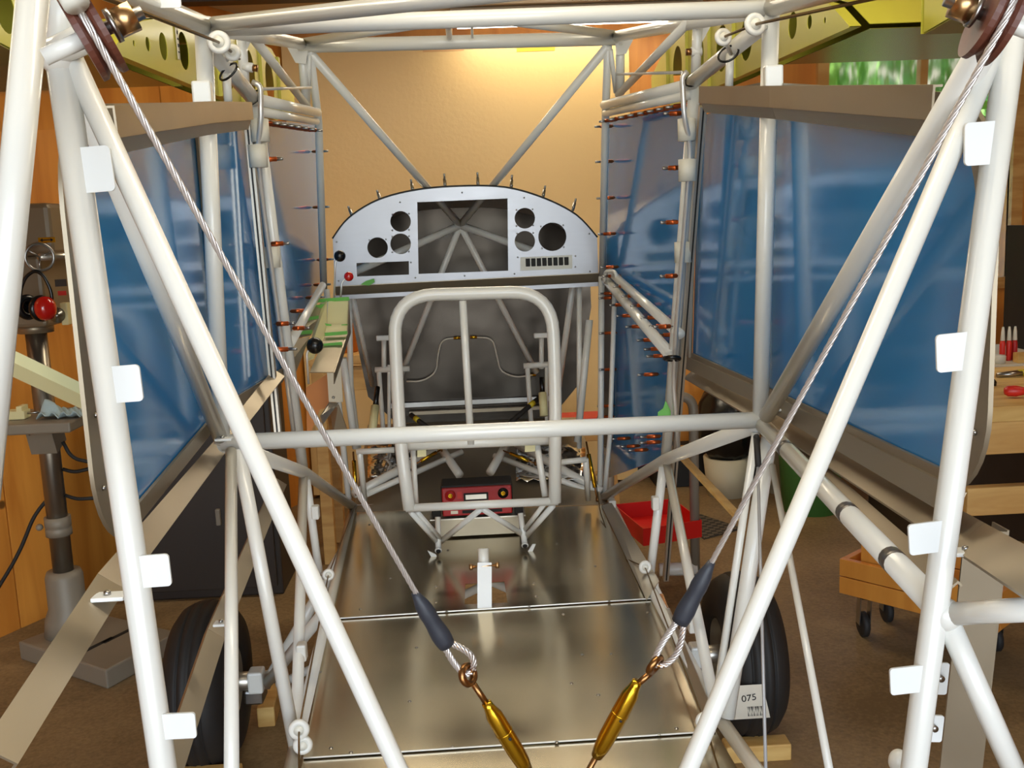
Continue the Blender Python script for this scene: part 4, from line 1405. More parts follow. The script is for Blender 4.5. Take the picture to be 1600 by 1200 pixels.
# thin control cables
for lab, path in (('thin brown control cable through the guide rings above the drill press side window', [(96, -30, 0.66), (342, 66, 1.43), (363, 82, 1.50), (374, 92, 1.62)]),
                  ('thin brown control cable through the guide rings above the workbench side window', [(1420, -14, 1.0), (1180, 38, 1.43), (1130, 58, 1.54), (1120, 64, 1.64)]),
                  ('thin dark control cable along the floor edge on the drill press side', [(468, 1290, 1.2), (467, 1140, 1.40), (513, 898, 2.05), (555, 790, 2.75)]),
                  ('thin dark control cable along the floor edge on the workbench side', [(1150, 1290, 1.2), (1100, 1126, 1.42), (1008, 886, 2.10), (960, 865, 2.35), (938, 800, 2.6), (930, 745, 2.72)])):
    o = tube('control_cable', pts(path), 0.0042 if 'brown' in lab else 0.003, 'control_cable', None, 8, 0.02)
    tag(o, lab, 'cable')
for a, b, lab in (((916, 690, 2.72), (933, 780, 2.66), 'small brass turnbuckle beside the floor edge on the workbench side'), ((552, 706, 2.72), (556, 770, 2.66), 'small brass turnbuckle beside the floor edge on the drill press side'),
                  ((648, 726, 2.95), (690, 702, 3.0), 'small brass turnbuckle among the footwell tubes near the throttle'), ((786, 704, 3.0), (836, 724, 2.95), 'small brass turnbuckle among the footwell tubes away from the throttle')):
    p, q = P(*a), P(*b)
    t = thing('small_turnbuckle', lab, 'turnbuckle', q)
    tube('barrel', [lerp(p, q, 0.22), lerp(p, q, 0.8)], 0.0115, 'brass', t, 8)
    tube('shank', [p, q], 0.005, 'bronze', t, 8)
    torus('end_eye', q, (1, 0.2, 0), 0.006, 0.0025, 'bronze', t, 14, 6)

# ------------------------------------------------------------------ temporary clamps (clecos)
CL = {}


def cleco(tip, Y, direction, L, label, group, m_body='copper'):
    """tip pixel: inner end of the plunger; body runs from there along direction"""
    p = P(tip[0], tip[1], Y)
    d = Vector(direction).normalized()
    t = thing('sheet_clamp', label, 'clamp', p + d * L, group)
    key = (round(L, 3), tuple(round(v, 2) for v in d), m_body)
    if key in CL:
        b0, p0, c0 = CL[key]
        for src in (b0, p0, c0):
            c = src.copy()
            COL.objects.link(c)
            c.parent = t
            c.location = src.location
        return
    b = lathe('body', [(0, L * 0.32), (0.0046, L * 0.32), (0.0046, L * 0.62), (0.0052, L * 0.64), (0.0052, L * 0.72), (0.0046, L * 0.74), (0.0046, L * 0.92), (0.002, L), (0, L)], p, d, m_body, t, 10)
    q = lathe('plunger', [(0, 0), (0.0026, 0), (0.0031, 0.002), (0.0031, L * 0.33), (0, L * 0.33)], p, d, 'zinc_steel', t, 8)
    c = lathe('pin', [(0.0012, L * 0.98), (0.0012, L * 1.10), (0, L * 1.12)], p, d, 'zinc_steel', t, 6)
    CL[key] = (b, q, c)


LX, RX = (-1, 0.0, 0), (1, 0.0, 0)
gA = 'clamps along the throttle-side windshield post'
for px, py in ((513, 236), (515, 323), (521, 405), (517, 444), (507, 464), (487, 485), (464, 545)):
    cleco((px, py), 1.88 if px < 470 else (-0.458 + 0.0990 + 0.056 - CAM.x) / (P(px, py, 1.0).x - CAM.x + 0.0495), LX, 0.052, 'copper sheet clamp sticking out of the windshield post on the throttle side', gA)
gB = 'clamps on the throttle-side door post'
for px, py in ((442, 248), (452, 380), (460, 505), (484, 512)):
    cleco((px, py), 1.95 if px < 480 else 2.08, LX, 0.036, 'copper sheet clamp on the door post on the throttle side', gB)
gC = 'clamps along the far windshield post'
for px, py in ((929, 198), (930, 253), (932, 310), (934, 366), (938, 418), (941, 432), (935, 459), (935, 466), (936, 521), (936, 578), (933, 635), (933, 652)):
    cleco((px, py), (0.434 + 0.1242 - 0.056 - CAM.x) / (P(px, py, 1.0).x - CAM.x + 0.0621), RX, 0.052, 'copper sheet clamp sticking out of the windshield post opposite the throttle levers', gC)
gD = 'clamps along the sloping sill tube'
for px, py, Y in ((958, 448, 2.75), (971, 463, 2.65), (985, 478, 2.55), (1001, 497, 2.45), (1014, 510, 2.38), (1025, 524, 2.3), (963, 494, 2.7), (977, 511, 2.6), (995, 532, 2.5), (1006, 546, 2.4), (1010, 557, 2.3), (996, 586, 2.4), (952, 477, 2.75),
                  (956, 686, 2.7), (1000, 683, 2.4), (1000, 692, 2.4), (970, 698, 2.6), (982, 704, 2.55)):
    kx = P(px, py, 1.0).x - CAM.x
    Y = (0.434 + 0.1242 - 0.056 - CAM.x) / (kx + 0.0621)   # body ends at the door skin
    cleco((px, py), Y, RX, 0.052, 'copper sheet clamp along the sloping sill tube below the door pane', gD)
gE = 'clamps on the far door post'
for px, py in ((1032, 348), (1031, 432), (1035, 263), (1037, 178), (1021, 511)):
    cleco((px, py), 1.97, RX, 0.036, 'copper sheet clamp on the door post opposite the throttle levers', gE)
gF = 'clamps in a row under the throttle-side door header'
for k in range(7):
    t_ = k / 6
    cleco((438 + 66 * t_, 193 + 11 * t_), 2.04 + 0.56 * t_, (-1, -0.35, 0.05), 0.05, 'copper sheet clamp in the close row under the door header on the throttle side', gF)
gG = 'clamps in a row under the far door header'
for k in range(8):
    t_ = k / 7
    cleco((1040 - 104 * t_, 168 + 22 * t_), 2.02 + 0.62 * t_, (1, -0.35, 0.05), 0.05, 'copper sheet clamp in the close row under the door header opposite the throttle levers', gG)
gH = 'clamps along the panel arch'
for px, py, dx in ((544, 322, -0.35), (589, 297, -0.28), (642, 280, -0.12), (694, 271, -0.03), (746, 269, 0.0), (800, 273, 0.10), (852, 290, 0.25), (900, 310, 0.32)):
    cleco((px, py), 3.0, (-dx, 0, -1), 0.046 if abs(dx) < 0.11 else (0.033 if dx < -0.2 else 0.040), 'silver sheet clamp standing up along the arched top of the instrument panel', gH, 'zinc_steel')

# ------------------------------------------------------------------ main wheels, gear legs, chocks


def wheel(cx, cy, s, label):
    c = Vector((cx, cy, 0.222))
    t = thing('main_wheel', label, 'wheel', (cx, cy, 0))
    ax = (1, 0, 0)
    w = 0.078
    prof = [(0.095, -w * 0.80), (0.105, -w * 0.92), (0.14, -w), (0.178, -w * 0.96), (0.203, -w * 0.72), (0.214, -w * 0.45), (0.214, -w * 0.40), (0.210, -w * 0.38), (0.210, -w * 0.33), (0.218, -w * 0.31), (0.221, -w * 0.08), (0.217, -w * 0.05), (0.217, w * 0.05), (0.221, w * 0.08),
            (0.218, w * 0.31), (0.210, w * 0.33), (0.210, w * 0.38), (0.214, w * 0.40), (0.214, w * 0.45), (0.203, w * 0.72), (0.178, w * 0.96), (0.14, w), (0.105, w * 0.92), (0.095, w * 0.80)]
    lathe('tire', prof, c, ax, 'rubber', t, 48)
    rim = lathe('rim', [(0.096, -w * 0.85), (0.09, -w * 0.6), (0.085, -w * 0.3), (0.05, -w * 0.25), (0.045, -w * 0.5), (0.0, -w * 0.55), (0.0, w * 0.55), (0.045, w * 0.5), (0.05, w * 0.25), (0.085, w * 0.3), (0.09, w * 0.6), (0.096, w * 0.85)], c, ax, 'aluminium_dull', t, 36)
    for k in range(5):
        an = 2 * math.pi * k / 5 + 0.3
        q = c + Vector((-s * w * 0.32, math.cos(an) * 0.066, math.sin(an) * 0.066))
        lathe('rim_hole', [(0, 0), (0.015, 0), (0.015, 0.002), (0, 0.002)], q, (-s, 0, 0), 'black_matte', rim, 14)
    tube('axle', [c, c + Vector((-s * 0.16, 0, 0.0))], 0.05, 'aluminium', t, 16)
    box('brake_caliper', c + Vector((-s * 0.115, 0.02, -0.045)), (0.05, 0.07, 0.04), 'zinc_steel', t, 0.006)
    box('axle_block', c + Vector((-s * 0.13, -0.02, 0.01)), (0.04, 0.05, 0.06), 'tube_paint', t, 0.006)
    return t


tl = P(328, 1070, 2.55)
tr_ = P(1160, 1040, 2.55)
wheel(tl.x, 2.55, -1, 'black main wheel tire beside the dark cabinet, without a label')
WR = wheel(tr_.x, 2.55, 1, 'black main wheel tire with a white paper barcode label')
# paper label stuck on the tread
lc = Vector((tr_.x - 0.01, 2.55, 0.222))


def on_tread(u, v):
    """u across the tread, v degrees around towards the camera"""
    an = math.radians(v)
    return lc + Vector((u, -math.cos(an) * 0.2235, math.sin(an) * 0.2235))


LB = thing('paper_label', 'white paper label with barcode stuck on the tire tread', 'label', on_tread(-0.02, -24))


def strip(u0, u1, v0, v1, name, m_, lift=0.0, n=8, par=None):
    bm = bmesh.new()
    rows = []
    for i in range(n + 1):
        v = v0 + (v1 - v0) * i / n
        an = math.radians(v)
        o_ = Vector((0, -math.cos(an), math.sin(an))) * lift
        sk = 0.016 * (v - v0) / 26.0
        rows.append([bm.verts.new(on_tread(u0 - sk * 0.6, v) + o_), bm.verts.new(on_tread(u1 - sk * 1.6, v) + o_)])
    for A, B in zip(rows, rows[1:]):
        bm.faces.new((A[0], A[1], B[1], B[0]))
    return new_obj(name, from_bm(bm, name), m_, par)


strip(-0.075, 0.024, -22, 4, 'paper', 'label_paper', 0.0006, 10, LB)
x_ = -0.034
for k in range(11):
    wd = (0.003, 0.0016, 0.0024, 0.0013)[k % 4]
    strip(x_, x_ + wd, -19.5, -11.5, 'barcode_bar', 'ink', 0.0011, 3, LB)
    x_ += wd + (0.0016, 0.0024, 0.0014)[k % 3]
cu = bpy.data.curves.new('txt', 'FONT')
cu.body = '075'
cu.size = 0.026
cu.extrude = 0.0002
cu.align_x = 'CENTER'
tmp = bpy.data.objects.new('tmp', cu)
COL.objects.link(tmp)
me = bpy.data.meshes.new_from_object(tmp.evaluated_get(bpy.context.evaluated_depsgraph_get()))
bpy.data.objects.remove(tmp)
cpt = on_tread(-0.034, -7)
nv = Vector((0, -math.cos(math.radians(-7)), math.sin(math.radians(-7))))
uv_ = Vector((0.94, 0, 0.12)).normalized()
vv = nv.cross(uv_) * 1.0
me.transform(Matrix(((uv_.x, vv.x, nv.x, cpt.x), (uv_.y, vv.y, nv.y, cpt.y - 0.0016), (uv_.z, vv.z, nv.z, cpt.z), (0, 0, 0, 1))))
new_obj('label_number', me, 'ink', LB)

for s, c, lab in ((-1, tl, 'welded landing gear leg reaching to the wheel beside the dark cabinet'), (1, tr_, 'welded landing gear leg reaching to the wheel with the paper label')):
    hub = Vector((c.x - s * 0.16, 2.55, 0.225))
    t = thing('gear_leg', lab, 'landing gear', hub - Vector((0, 0, 0.03)))
    fx = s * 0.36 - 0.02
    tube('front_tube', [hub, Vector((fx, 2.80, 0.585))], 0.032, 'tube_paint', t)
    tube('rear_tube', [hub + Vector((0, -0.02, 0)), Vector((fx, 2.15, 0.585))], 0.028, 'tube_paint', t)
    tube('cross_tie', [hub + Vector((-s * 0.02, 0, -0.02)), Vector((-0.02, 2.45, 0.50))], 0.022, 'tube_paint', t)
    for ty in (2.15, 2.80):
        box('leg_lug', (fx, ty, 0.588), (0.03, 0.04, 0.03), 'tube_paint', t, 0.004)
for lab, px, py, sx, sy, sz, rz in (('pine chock block against the near side of the tire beside the dark cabinet', 345, 1205, 0.17, 0.055, 0.075, 0.0),
                                    ('pine chock block tucked behind the tire beside the dark cabinet', 412, 1142, 0.05, 0.16, 0.06, 0.06),
                                    ('pine chock block against the tire with the paper label', 1178, 1176, 0.17, 0.055, 0.046, 0.0)):
    c = PZ(px, py, 0)
    o = box('chock_block', (c.x, 2.558 - math.sqrt(0.221 ** 2 - (0.222 - sz) ** 2) - sy / 2 if sx > 0.1 else c.y + 0.1, sz / 2), (sx, sy, sz), 'pine_block', None, 0.004, Matrix.Rotation(rz, 3, 'Z'))
    tag(o, lab, 'wood block')

# ------------------------------------------------------------------ wings


def wing(s, label):
    X0 = s * 0.53
    t = thing('aircraft_wing', label, 'wing', (X0, 1.5, 1.66))
    TE, NO = 1.49, 3.05

    def zu(y):
        q = (y - TE) / (NO - TE)
        return 1.669 + 0.30 * (q ** 0.62) * (1 - 0.22 * q) - (0.08 * max(0, q - 0.8) / 0.2)

    def zl(y):
        q = (y - TE) / (NO - TE)
        return 1.666 + 0.045 * q + 0.05 * max(0, q - 0.8) / 0.2
    ys = [TE + (NO - TE) * k / 20 for k in range(21)]
    outl = [(y, zu(y)) for y in ys] + [(y, zl(y)) for y in reversed(ys)]
    hol = []
    for y, f in ((1.59, 0.18), (1.66, 0.32), (1.745, 0.52), (1.87, 0.62), (2.03, 0.66), (2.22, 0.68), (2.44, 0.68), (2.68, 0.66)):
        zc, hh = (zu(y) + zl(y)) / 2, (zu(y) - zl(y)) / 2
        hol.append(circ(y, zc, hh * f * 0.95, 24))
    for k in range(4):
        X = X0 + s * 0.34 * k
        plate('rib', outl, hol, 0.0012, (X, 0, 0), (0, 1, 0), (0, 0, 1), 'chromate', t)
        for zf, yl in ((zu, 1), (zl, -1)):
            bm = bmesh.new()
            A = [bm.verts.new(Vector((X, y, zf(y) - yl * 0.001))) for y in ys]
            B = [bm.verts.new(Vector((X + s * 0.018, y, zf(y) - yl * 0.001))) for y in ys]
            for i in range(20):
                bm.faces.new((A[i], A[i + 1], B[i + 1], B[i]))
            new_obj('rib_flange', from_bm(bm, 'flange'), 'chromate', t)
    X1 = X0 + s * 1.25
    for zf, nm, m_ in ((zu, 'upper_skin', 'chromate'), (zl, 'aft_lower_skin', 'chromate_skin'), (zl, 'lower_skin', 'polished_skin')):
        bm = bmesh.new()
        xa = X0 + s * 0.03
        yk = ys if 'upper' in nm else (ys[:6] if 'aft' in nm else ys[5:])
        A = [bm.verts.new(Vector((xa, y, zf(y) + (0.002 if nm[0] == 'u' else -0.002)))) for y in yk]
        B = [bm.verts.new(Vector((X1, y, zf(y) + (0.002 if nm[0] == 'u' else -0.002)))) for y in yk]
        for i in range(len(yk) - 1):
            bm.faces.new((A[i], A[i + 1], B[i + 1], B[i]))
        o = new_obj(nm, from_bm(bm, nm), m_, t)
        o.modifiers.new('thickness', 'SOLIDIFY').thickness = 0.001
    for y in (1.95, 2.55):
        h = zu(y) - zl(y) - 0.006
        box('spar', (X0 + s * 0.64, y, (zu(y) + zl(y)) / 2), (1.22, 0.012, h), 'chromate', t)
    # root stiffeners standing between the forward ribs
    for y in (2.12, 2.33, 2.56, 2.80):
        prism('stiffener', Vector((X0 - s * 0.004, y, zl(y))), Vector((X0 - s * 0.004, y, zu(y))), rect(0.008, 0.02), (0, 1, 0), 'chromate', t)
    return t


wing(-1, 'yellow-green primed wing with holed ribs on the drill press side')
wing(1, 'yellow-green primed wing with holed ribs on the workbench side')
# white marking strip on the near rib
mk = PX(277, 58, -0.527)
t = thing('rib_marker', 'narrow white paper strip with dark marks on the wing rib', 'label', mk - Vector((0, 0, 0.03)))
box('strip', mk, (0.001, 0.012, 0.075), 'label_paper', t)
for k, h in enumerate((0.008, 0.004, 0.010, 0.005, 0.009, 0.004)):
    box('mark', mk + Vector((0.0008, 0, 0.030 - 0.011 * k)), (0.0006, 0.007, h * 0.6), 'ink', t)


def flap(s, label):
    t = thing('flap', label, 'flap', (s * 0.62, 1.2, 1.62))
    xa, xb = s * 0.60, s * 1.75
    for k in range(4):
        X = xa + (xb - xa) * k / 3
        plate('rib', [(1.40, 1.640), (1.40, 1.735), (1.33, 1.745), (0.98, 1.672), (0.98, 1.668)], [circ(1.32, 1.69, 0.028, 20), circ(1.22, 1.685, 0.016, 16)], 0.0012, (X, 0, 0), (0, 1, 0), (0, 0, 1), 'chromate', t)
    for a, b, nm, m_ in (((1.42, 1.738), (0.95, 1.674), 'upper_skin', 'chromate'), ((1.40, 1.638), (1.17, 1.652), 'lower_skin', 'chromate_skin'), ((1.41, 1.735), (1.41, 1.64), 'nose_skin', 'chromate')):
        poly_solid(nm, [Vector((xa, a[0], a[1])), Vector((xb, a[0], a[1])), Vector((xb, b[0], b[1])), Vector((xa, b[0], b[1]))], 0.0012, m_, t)
    prism('trailing_strip', Vector((xa, 0.955, 1.668)), Vector((xb, 0.955, 1.668)), rect(0.03, 0.012), (0, 0, 1), 'chromate', t)
    return t


flap(-1, 'yellow-green primed flap hanging behind the wing on the drill press side')
flap(1, 'yellow-green primed flap hanging behind the wing on the workbench side')

# ------------------------------------------------------------------ drill press with ear muffs
YD = 3.36
dc = P(84, 760, YD)
DX, DY = dc.x, YD
DP = thing('drill_press', 'old grey floor-standing drill press against the plywood wall', 'drill press', (DX, DY, 0))
b_ = [PZ(28, 1000, 0.07), PZ(165, 1045, 0.07), PZ(278, 985, 0.07), PZ(150, 955, 0.07)]
bm = bmesh.new()
A = [bm.verts.new((p.x, p.y, 0.0)) for p in b_]
B = [bm.verts.new((p.x, p.y, 0.065)) for p in b_]
for i in range(4):
    bm.faces.new((A[i], A[(i + 1) % 4], B[(i + 1) % 4], B[i]))
bm.faces.new(A[::-1])
bm.faces.new(B)
bevel_all(bm, 0.006)
base_o = new_obj('base', from_bm(bm, 'base'), 'cast_grey', DP)
bc_ = sum(b_, Vector()) / 4
for t_ in (0.35, 0.65):
    p = lerp(lerp(b_[0], b_[1], 0.6), lerp(b_[3], b_[2], 0.6), t_)
    d = (b_[2] - b_[1]).normalized()
    prism('base_slot', Vector((p.x, p.y, 0.066)) - d * 0.07, Vector((p.x, p.y, 0.066)) + d * 0.07, rect(0.016, 0.002), (0, 0, 1), 'black_matte', base_o)
zt = P(66, 500, YD).z
lathe('column_foot', [(0.0, 0.06), (0.085, 0.06), (0.078, 0.12), (0.062, 0.16), (0.062, 0.27), (0.055, 0.29), (0.0, 0.29)], (DX, DY, 0), (0, 0, 1), 'cast_grey', DP, 24)
lathe('column', [(0.0, 0.2), (0.034, 0.2), (0.034, zt + 0.05), (0, zt + 0.05)], (DX, DY, 0), (0, 0, 1), 'steel_column', DP, 24)
zr = P(90, 820, YD).z
lathe('table_rack_collar', [(0.034, -0.035), (0.043, -0.035), (0.043, -0.012), (0.039, -0.008), (0.043, -0.004), (0.043, 0.03), (0.034, 0.03)], (DX, DY, zr), (0, 0, 1), 'cast_grey', DP, 24)
ball('collar_knob', (DX - 0.055, DY - 0.02, zr), 0.012, 'cast_grey', DP)
ztb = P(80, 655, YD).z
tbm = bmesh.new()
add_box(tbm, (DX + 0.02, DY - 0.08, ztb + 0.01), 0.30, 0.30, 0.034)
bevel_all(tbm, 0.006)
new_obj('table', from_bm(tbm, 'table'), 'cast_grey', DP)
prism('table_bracket', Vector((DX, DY - 0.03, ztb - 0.005)), Vector((DX, DY, ztb - 0.095)), rect(0.085, 0.09), (0, 1, 0), 'cast_grey', DP)
tube('table_screw', [(36, 660, YD - 0.1), (47, 680, YD - 0.1)], 0.009, 'zinc_steel', DP, 8)
hz0, hz1 = P(66, 505, YD).z, P(66, 398, YD).z
hz2 = P(66, 322, YD).z
box('head', (DX + 0.01, DY - 0.02, (hz0 + hz1) / 2), (0.20, 0.30, hz1 - hz0), 'drill_body', DP, 0.012)
box('belt_guard', (DX + 0.03, DY, (hz1 + hz2) / 2), (0.32, 0.52, hz2 - hz1), 'drill_body', DP, 0.015)
pl = P(73, 375, YD - 0.262)
npl = box('name_plate', (pl.x, DY - 0.262, pl.z), (0.05, 0.002, 0.016), 'brass', DP)
box('plate_mark', (pl.x, DY - 0.2635, pl.z), (0.034, 0.001, 0.003), 'ink', npl)
for s_ in (-1, 1):
    poly_solid('plate_arrow', [Vector((pl.x + s_ * 0.020, DY - 0.2635, pl.z)), Vector((pl.x + s_ * 0.012, DY - 0.2635, pl.z + 0.005)), Vector((pl.x + s_ * 0.012, DY - 0.2635, pl.z - 0.005))], 0.001, 'ink', npl)
hw = P(62, 402, YD - 0.30)
hwo = torus('hand_wheel', hw, (0.75, -1, 0.0), 0.040, 0.005, 'zinc_steel', DP)
for k in range(3):
    an = k * 2 * math.pi / 3 + 0.4
    e = Vector((0.8 * math.cos(an) * 0.04, 0.6 * math.cos(an) * 0.04, math.sin(an) * 0.04))
    tube('wheel_spoke', [hw, hw + e], 0.006, 'zinc_steel', hwo, 6)
tube('hand_wheel_shaft', [hw, hw + Vector((0.08, 0.2, 0))], 0.022, 'aluminium', DP, 12)
lathe('depth_dial', [(0, 0), (0.024, 0), (0.024, 0.012), (0.01, 0.016), (0.008, 0.03), (0, 0.03)], P(90, 492, YD - 0.17), (0.3, -1, 0), 'zinc_steel', DP, 18)
box('switch_box', P(103, 490, YD - 0.16), (0.022, 0.03, 0.07), 'cream_metal', DP, 0.003)
box('red_sticker', P(97, 458, YD - 0.172), (0.026, 0.001, 0.014), 'red_plastic', DP)
box('black_sticker', P(95, 442, YD - 0.172), (0.036, 0.001, 0.022), 'dark_cabinet', DP)
lathe('head_collar', [(0.034, -0.03), (0.056, -0.03), (0.058, 0.0), (0.034, 0.0)], (DX, DY, hz0 - 0.0), (0, 0, 1), 'aluminium_dull', DP, 20)

# ear muffs hanging on the hand wheel
ec = P(57, 460, YD - 0.32)
EM = thing('ear_muffs', 'red and black ear muffs hanging from the drill press hand wheel', 'ear muffs', P(57, 505, YD - 0.32))
q = [P(x, y, YD - 0.32) for x, y in ((35, 492), (31, 455), (40, 432), (55, 422), (68, 430), (82, 458), (80, 488))]
tube('headband', q, 0.011, 'black_plastic', EM, 8, 0.04)
c1 = P(69, 482, YD - 0.335)
cup = lathe('ear_cup', [(0, -0.012), (0.028, -0.012), (0.032, 0.0), (0.030, 0.018), (0.018, 0.030), (0, 0.032)], c1, (0.85, -0.55, 0.05), 'knob_red', EM, 24)
torus('ear_cushion', c1 + Vector((-0.012, 0.008, 0)), (0.85, -0.55, 0.05), 0.028, 0.012, 'black_plastic', EM)
for v in cup.data.vertices:
    v.co.z *= 1.15
c2 = P(43, 480, YD - 0.31)
torus('ear_cushion', c2, (0.85, -0.55, 0.05), 0.027, 0.012, 'black_plastic', EM)
lathe('ear_cup', [(0, -0.03), (0.028, -0.02), (0.032, 0.0), (0, 0.0)], c2 + Vector((-0.006, 0.004, 0)), (0.85, -0.55, 0.05), 'black_plastic', EM, 20)

# things on the drill table
zc_ = ztb + 0.028
g = P(85, 628, YD - 0.1)
bm = bmesh.new()
n_ = 14
gr = [[bm.verts.new((g.x - 0.035 + 0.14 * i / n_, DY - 0.17 + 0.10 * j / n_, zc_ + 0.004 + abs(math.sin(i * 0.9) * math.cos(j * 0.7)) * 0.022 + (0.05 * math.exp(-((i - 3) ** 2 + (j - 6) ** 2) / 7)))) for i in range(n_ + 1)] for j in range(n_ + 1)]
for j in range(n_):
    for i in range(n_):
        bm.faces.new((gr[j][i], gr[j][i + 1], gr[j + 1][i + 1], gr[j + 1][i]))
o = new_obj('work_glove', from_bm(bm, 'glove'), 'rag_blue', None, True)
o.modifiers.new('thickness', 'SOLIDIFY').thickness = 0.003
tag(o, 'crumpled pale blue work glove lying on the drill press table', 'glove')
vx = P(28, 636, YD - 0.1)
t = thing('drill_vise', 'small cream drill vise on the drill press table edge', 'vise', (vx.x, DY - 0.12, zc_))
box('body', (vx.x, DY - 0.12, zc_ + 0.014), (0.075, 0.05, 0.028), 'cream_metal', t, 0.003)
box('jaw', (vx.x + 0.022, DY - 0.12, zc_ + 0.034), (0.018, 0.05, 0.018), 'cream_metal', t, 0.002)
tube('screw_handle', [Vector((vx.x + 0.03, DY - 0.12, zc_ + 0.016)), Vector((vx.x + 0.075, DY - 0.12, zc_ + 0.018))], 0.008, 'zinc_steel', t, 8)
for lab, path in (('thick black power cable drooping from the drill press column down to the floor', [Vector((DX + 0.0, DY + 0.05, zr + 0.12)), P(55, 800, YD + 0.02), P(30, 865, YD + 0.0), P(-10, 930, YD - 0.02), PZ(-60, 1020, 0.012)]),
                  ('black cable looping between the drill press column and the window rim', [P(98, 690, YD), P(112, 716, YD), P(150, 724, YD)]),
                  ('black cable hooked around the drill press column near the table', [P(98, 733, YD), P(116, 738, YD), P(150, 730, YD)]),
                  ('black cable low on the drill press column above the collar', [P(102, 774, YD), P(120, 780, YD), P(150, 778, YD)])):
    tag(tube('power_cable', path, 0.013, 'rubber', None, 8, 0.12), lab, 'cable')

# dark cabinet behind the lower frame, drill side
cb = PZ(300, 958, 0)
t = thing('dark_cabinet', 'tall dark brown cabinet behind the frame beside the drill press', 'cabinet', (cb.x, 3.9, 0))
zc2 = P(300, 600, 3.7).z
box('body', (cb.x + 0.02, 3.94, zc2 / 2), (0.60, 0.28, zc2), 'dark_cabinet', t, 0.006)
dr = box('door', (cb.x + 0.02, 3.79, zc2 / 2), (0.56, 0.02, zc2 - 0.08), 'dark_cabinet', t, 0.003)
h_ = P(341, 808, 3.77)
box('door_handle', h_, (0.018, 0.02, 0.065), 'cast_grey', dr, 0.004)
# boards and boxes seen low on the drill side between the tubes
for lab, x, y, z, sx, sy, sz, m_ in (('low dark wooden bench behind the throttle quadrant', -0.52, 4.3, 0.45, 0.4, 0.36, 0.9, 'dark_cabinet'),):
    t = thing('side_bench', lab, 'bench', (x, y, 0))
    box('top', (x, y, 0.88), (sx, sy, 0.04), 'pine', t, 0.003)
    box('apron', (x, y - sy / 2 + 0.02, 0.80), (sx - 0.04, 0.02, 0.10), 'pine', t, 0.002)
    for ax_ in (-1, 1):
        for ay_ in (-1, 1):
            box('leg', (x + ax_ * (sx / 2 - 0.03), y + ay_ * (sy / 2 - 0.03), 0.43), (0.05, 0.05, 0.86), 'pine', t, 0.002)
o = lathe('paint_can', [(0, 0), (0.055, 0), (0.055, 0.12), (0.058, 0.125), (0.05, 0.13), (0, 0.13)], (-0.58, 4.24, 0.902), (0, 0, 1), 'orange_paint')
tag(o, 'orange can standing on the low bench behind the throttle quadrant', 'can')
o = lathe('spray_can', [(0, 0), (0.033, 0), (0.033, 0.15), (0.022, 0.165), (0.012, 0.17), (0.012, 0.19), (0, 0.19)], (-0.44, 4.26, 0.902), (0, 0, 1), 'red_plastic')
tag(o, 'red spray can standing on the low bench behind the throttle quadrant', 'can')

# ------------------------------------------------------------------ workbench on the right and what lies on it
bz = 0.90
k0, k1 = PZ(1500, 641, bz), PZ(1700, 636, bz)
ybk = PZ(1560, 578, bz).y
WBx0, WBx1, WBy0, WBy1 = 1.20, 2.70, 2.42, 3.04
WBh = thing('workbench', 'heavy pine workbench with thick top and lower rail, by the window', 'workbench', ((WBx0 + WBx1) / 2, (WBy0 + WBy1) / 2, 0))
for k in range(4):
    yy = WBy0 + (WBy1 - WBy0) * (k + 0.5) / 4
    box('top_plank', ((WBx0 + WBx1) / 2, yy, bz - 0.02), (WBx1 - WBx0, (WBy1 - WBy0) / 4 - 0.002, 0.04), 'pine_block', WBh, 0.002)
box('apron', ((WBx0 + WBx1) / 2, WBy0 + 0.03, bz - 0.085), (WBx1 - WBx0 - 0.02, 0.03, 0.085), 'pine', WBh, 0.003)
box('lower_rail', ((WBx0 + WBx1) / 2, WBy0 + 0.06, 0.64), (WBx1 - WBx0 - 0.06, 0.035, 0.075), 'pine', WBh, 0.003)
box('shelf', ((WBx0 + WBx1) / 2 + 0.27, (WBy0 + WBy1) / 2 + 0.02, 0.25), (WBx1 - WBx0 - 0.58, 0.5, 0.025), 'pine', WBh, 0.002)
for ax_ in (WBx0 + 0.60, WBx1 - 0.07):
    for ay_ in (WBy0 + 0.13, WBy1 - 0.07):
        box('leg', (ax_, ay_, 0.43), (0.085, 0.085, 0.86), 'pine', WBh, 0.003)
for lab, x, y, sx, sy, sz, m_ in (('black storage box on the lower shelf of the workbench', 2.03, 2.74, 0.30, 0.30, 0.30, 'black_matte'), ('dark green-grey box beside the black box on the workbench shelf', 2.38, 2.74, 0.32, 0.30, 0.26, 'dark_cabinet')):
    t = thing('storage_box', lab, 'box', (x, y, 0.2625))
    box('tub', (x, y, 0.2625 + sz / 2), (sx, sy, sz), m_, t, 0.01)
    box('lid', (x, y, 0.2625 + sz + 0.012), (sx + 0.02, sy + 0.02, 0.024), m_, t, 0.006)
